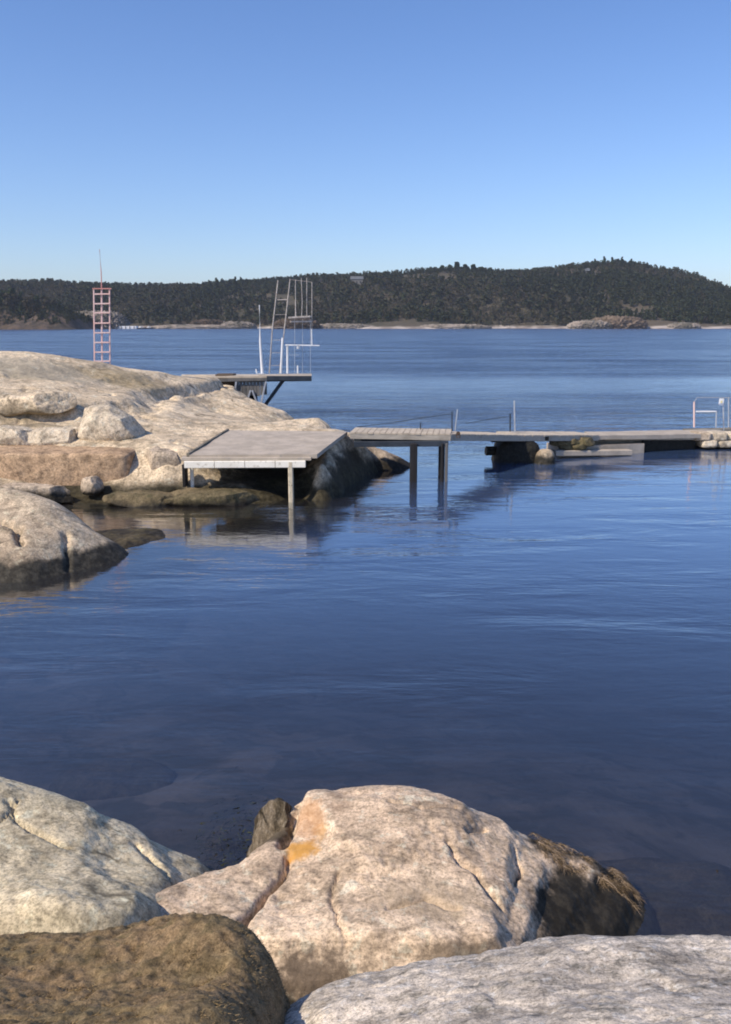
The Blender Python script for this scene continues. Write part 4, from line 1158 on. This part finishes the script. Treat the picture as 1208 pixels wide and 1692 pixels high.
o = rock_field('rock_bluff', lp, (-400, at(150, 546, 633).x, 596, 735), 1.6, M['cliff'], zmin=-3, c=5, amp=(4.5, 26), fine=(1.2, 6), ridge=(2.5, 20), seed=88)
tag(o, 'dark brown rocky bluff across the water at far left', 'cliff')
o = tag(make_tree(1, 16, Vector((at(8, 500, 665).x, 665, 11)), 571, 320), 'tall lone pine rising above the skyline at the far left edge', 'tree')
k_i = 0
for (px, Y, H, kd) in [(-10, 655, 11, 2), (22, 660, 12, 1), (36, 655, 10, 0), (55, 660, 9, 2), (74, 655, 8, 0), (28, 645, 9, 2), (5, 648, 9, 0), (90, 652, 7, 2), (62, 648, 8, 1), (45, 640, 9, 2), (78, 642, 8, 2), (15, 640, 10, 2), (-5, 640, 10, 0), (35, 634, 8, 0), (100, 646, 7, 0), (55, 634, 7, 2)]:
    q = at(px, 520, Y)
    zb = float(f_bl(np.array([[q.x]]), np.array([[float(Y)]]))[0, 0]) - .3
    o = make_tree(kd, H, Vector((q.x, Y, zb)), 580 + k_i); k_i += 1
    tag(o, {2: 'bare brownish tree on top of the dark bluff at far left', 1: 'round headed pine on top of the dark bluff at far left', 0: 'pointed dark conifer on top of the dark bluff at far left'}[kd], 'tree', 'trees on the bluff at far left')
# rock outcrops along the shore
M['tcliff'] = simple('tan_far_rock', (.19, .145, .11), (.09, .07, .052), .15, .95, 0, .8, bd=1)
outc = [((160, 532, 700), (46, 30, 17), M['pcliff'], 'grey rocky cliff at the far shore just behind the ladder'),
        ((1020, 534, 712), (46, 20, 12), M['tcliff'], 'pinkish brown bare rock slope at the far shore below the hilltop at right'),
        ((975, 539, 706), (34, 18, 8), M['pcliff'], 'pale rock outcrop left of the pinkish slope at the far shore'),
        ((345, 538, 712), (30, 16, 9), M['cliff'], 'low tan rock at the far shore between the ladder and the pole'),
        ((385, 539, 712), (36, 16, 7), M['pcliff'], 'low pale rock at the far shore just left of the pole'),
        ((490, 536, 715), (36, 16, 10), M['cliff'], 'tan rock at the far shore seen through the diving tower'),
        ((1130, 541, 712), (26, 12, 6), M['pcliff'], 'small pale rock at the far shore right of the pinkish slope'),
        ((560, 541, 722), (50, 12, 5), M['pcliff'], 'long low pale rock at the far shore right of the diving tower'),
        ((750, 541.5, 722), (60, 12, 4.5), M['pcliff'], 'long low pale rock at the far shore below the pine clump'),
        ((320, 542, 705), (70, 14, 4), M['pcliff'], 'pale flat shore rock right of the small quay across the water')]
for i, (pp, s_, m_, lab) in enumerate(outc):
    p = at(*pp)
    tag(block('rock_outcrop', (p.x, p.y, s_[2] * .18), (s_[0], s_[1], s_[2] * 1.1), m_, e=.8, seed=300 + i, amp=s_[2] * .3, n=44), lab, 'rock')

# small quay with two boats
qy = empty('quay', tuple(atz(208, 543.8, 0)))
tag(qy, 'small white quay at the far shore just right of the ladder', 'quay')
a = at(191, 541.5, 690); b = at(226, 541.5, 690)
MB().box(((a.x + b.x) / 2, 692, .9), (b.x - a.x, 6, 2.4), bev=.1).build('quay_wall', M['white'], qy)
for k in range(5): MB().box((a.x + 1.5 + k * 3.2, 688.6, .4), (.35, .35, 3.2), bev=.05).build('pile', M['darkwood'], qy)
def boat(px, Y, L, hull, lab):
    p = atz(px, 544.5, 0.0); p = Vector(((px - 604) / FPX * Y * .985, Y, 0))
    r_ = empty('motor_boat', tuple(p)); tag(r_, lab, 'boat', 'boats by the small quay')
    st = [(-.5, .32, .9), (-.2, .4, .85), (.15, .38, .95), (.4, .2, 1.15), (.52, .02, 1.3)]
    V = []; F = []
    for (x, w, h) in st:
        V += [(p.x + x * L, p.y - w * L * .45, h), (p.x + x * L, p.y - w * L * .25, -.3), (p.x + x * L, p.y + w * L * .25, -.3), (p.x + x * L, p.y + w * L * .45, h)]
    for i in range(4):
        for k in range(3): F.append((4 * i + k, 4 * i + 4 + k, 4 * i + 5 + k, 4 * i + 1 + k))
        F.append((4 * i + 3, 4 * i + 7, 4 * i + 4, 4 * i))
    F += [(0, 1, 2, 3), (19, 18, 17, 16)]
    mesh_ob('hull', V, F, hull, r_)
    MB().box((p.x - .05 * L, p.y, 1.45), (L * .35, L * .22, 1.1), taper=.8).build('cabin', M['white'], r_)
    MB().box((p.x + .02 * L, p.y - L * .115, 1.5), (L * .2, .05, .4)).build('window', M['glass'], r_)
boat(236, 684, 7, M['boatred'], 'dark hulled boat nearest to the small white quay across the water')
boat(249, 686, 6, M['boatred'], 'small dark boat right of the other boat by the far quay')

def house(px, Y, w, lab, roofm):
    q = hz(px, Y)
    r_ = empty('house', tuple(q)); tag(r_, lab, 'house')
    q.z -= max(0, (12 - w) * .5)
    MB().box((q.x, q.y, q.z + 3.5), (w, 8, 7)).build('wall', M['wall'], r_)
    z0 = q.z + 7.0
    MB().prism([Vector((q.x - w * .54, q.y - 4.6, z0)), Vector((q.x - w * .54, q.y, z0 + 3)), Vector((q.x - w * .54, q.y + 4.6, z0))], (w * 1.08, 0, 0)).build('roof', roofm, r_)
    for k in range(3):
        MB().box((q.x + (k - 1) * w * .28, q.y - 4.02, q.z + 4.2), (w * .1, .1, 1.6)).build('window', M['glass'], r_)
house(590, 905, 12, 'grey roofed house among the trees on the hillside right of the diving tower', M['roof'])
house(963, 955, 4.5, 'tiny pale house high on the hillside at right', M['roof'])

# ------------------------------------------------------------------ haze
hz_ = MB()
hz_.box((0, 3000, 45), (13400, 6700 + 500, 112))
t = NT('haze_air')
for l in list(t.out.inputs['Surface'].links): t.t.links.remove(l)
pv = t.n.new('ShaderNodeVolumePrincipled'); pv.inputs['Color'].default_value = (.8, .87, 1, 1); pv.inputs['Density'].default_value = .00011
pv.inputs['Anisotropy'].default_value = .2
t.link(pv.outputs[0], t.out.inputs['Volume'])
tag(hz_.build('haze', t.m), 'thin pale haze over the bay', 'haze', kind='stuff')
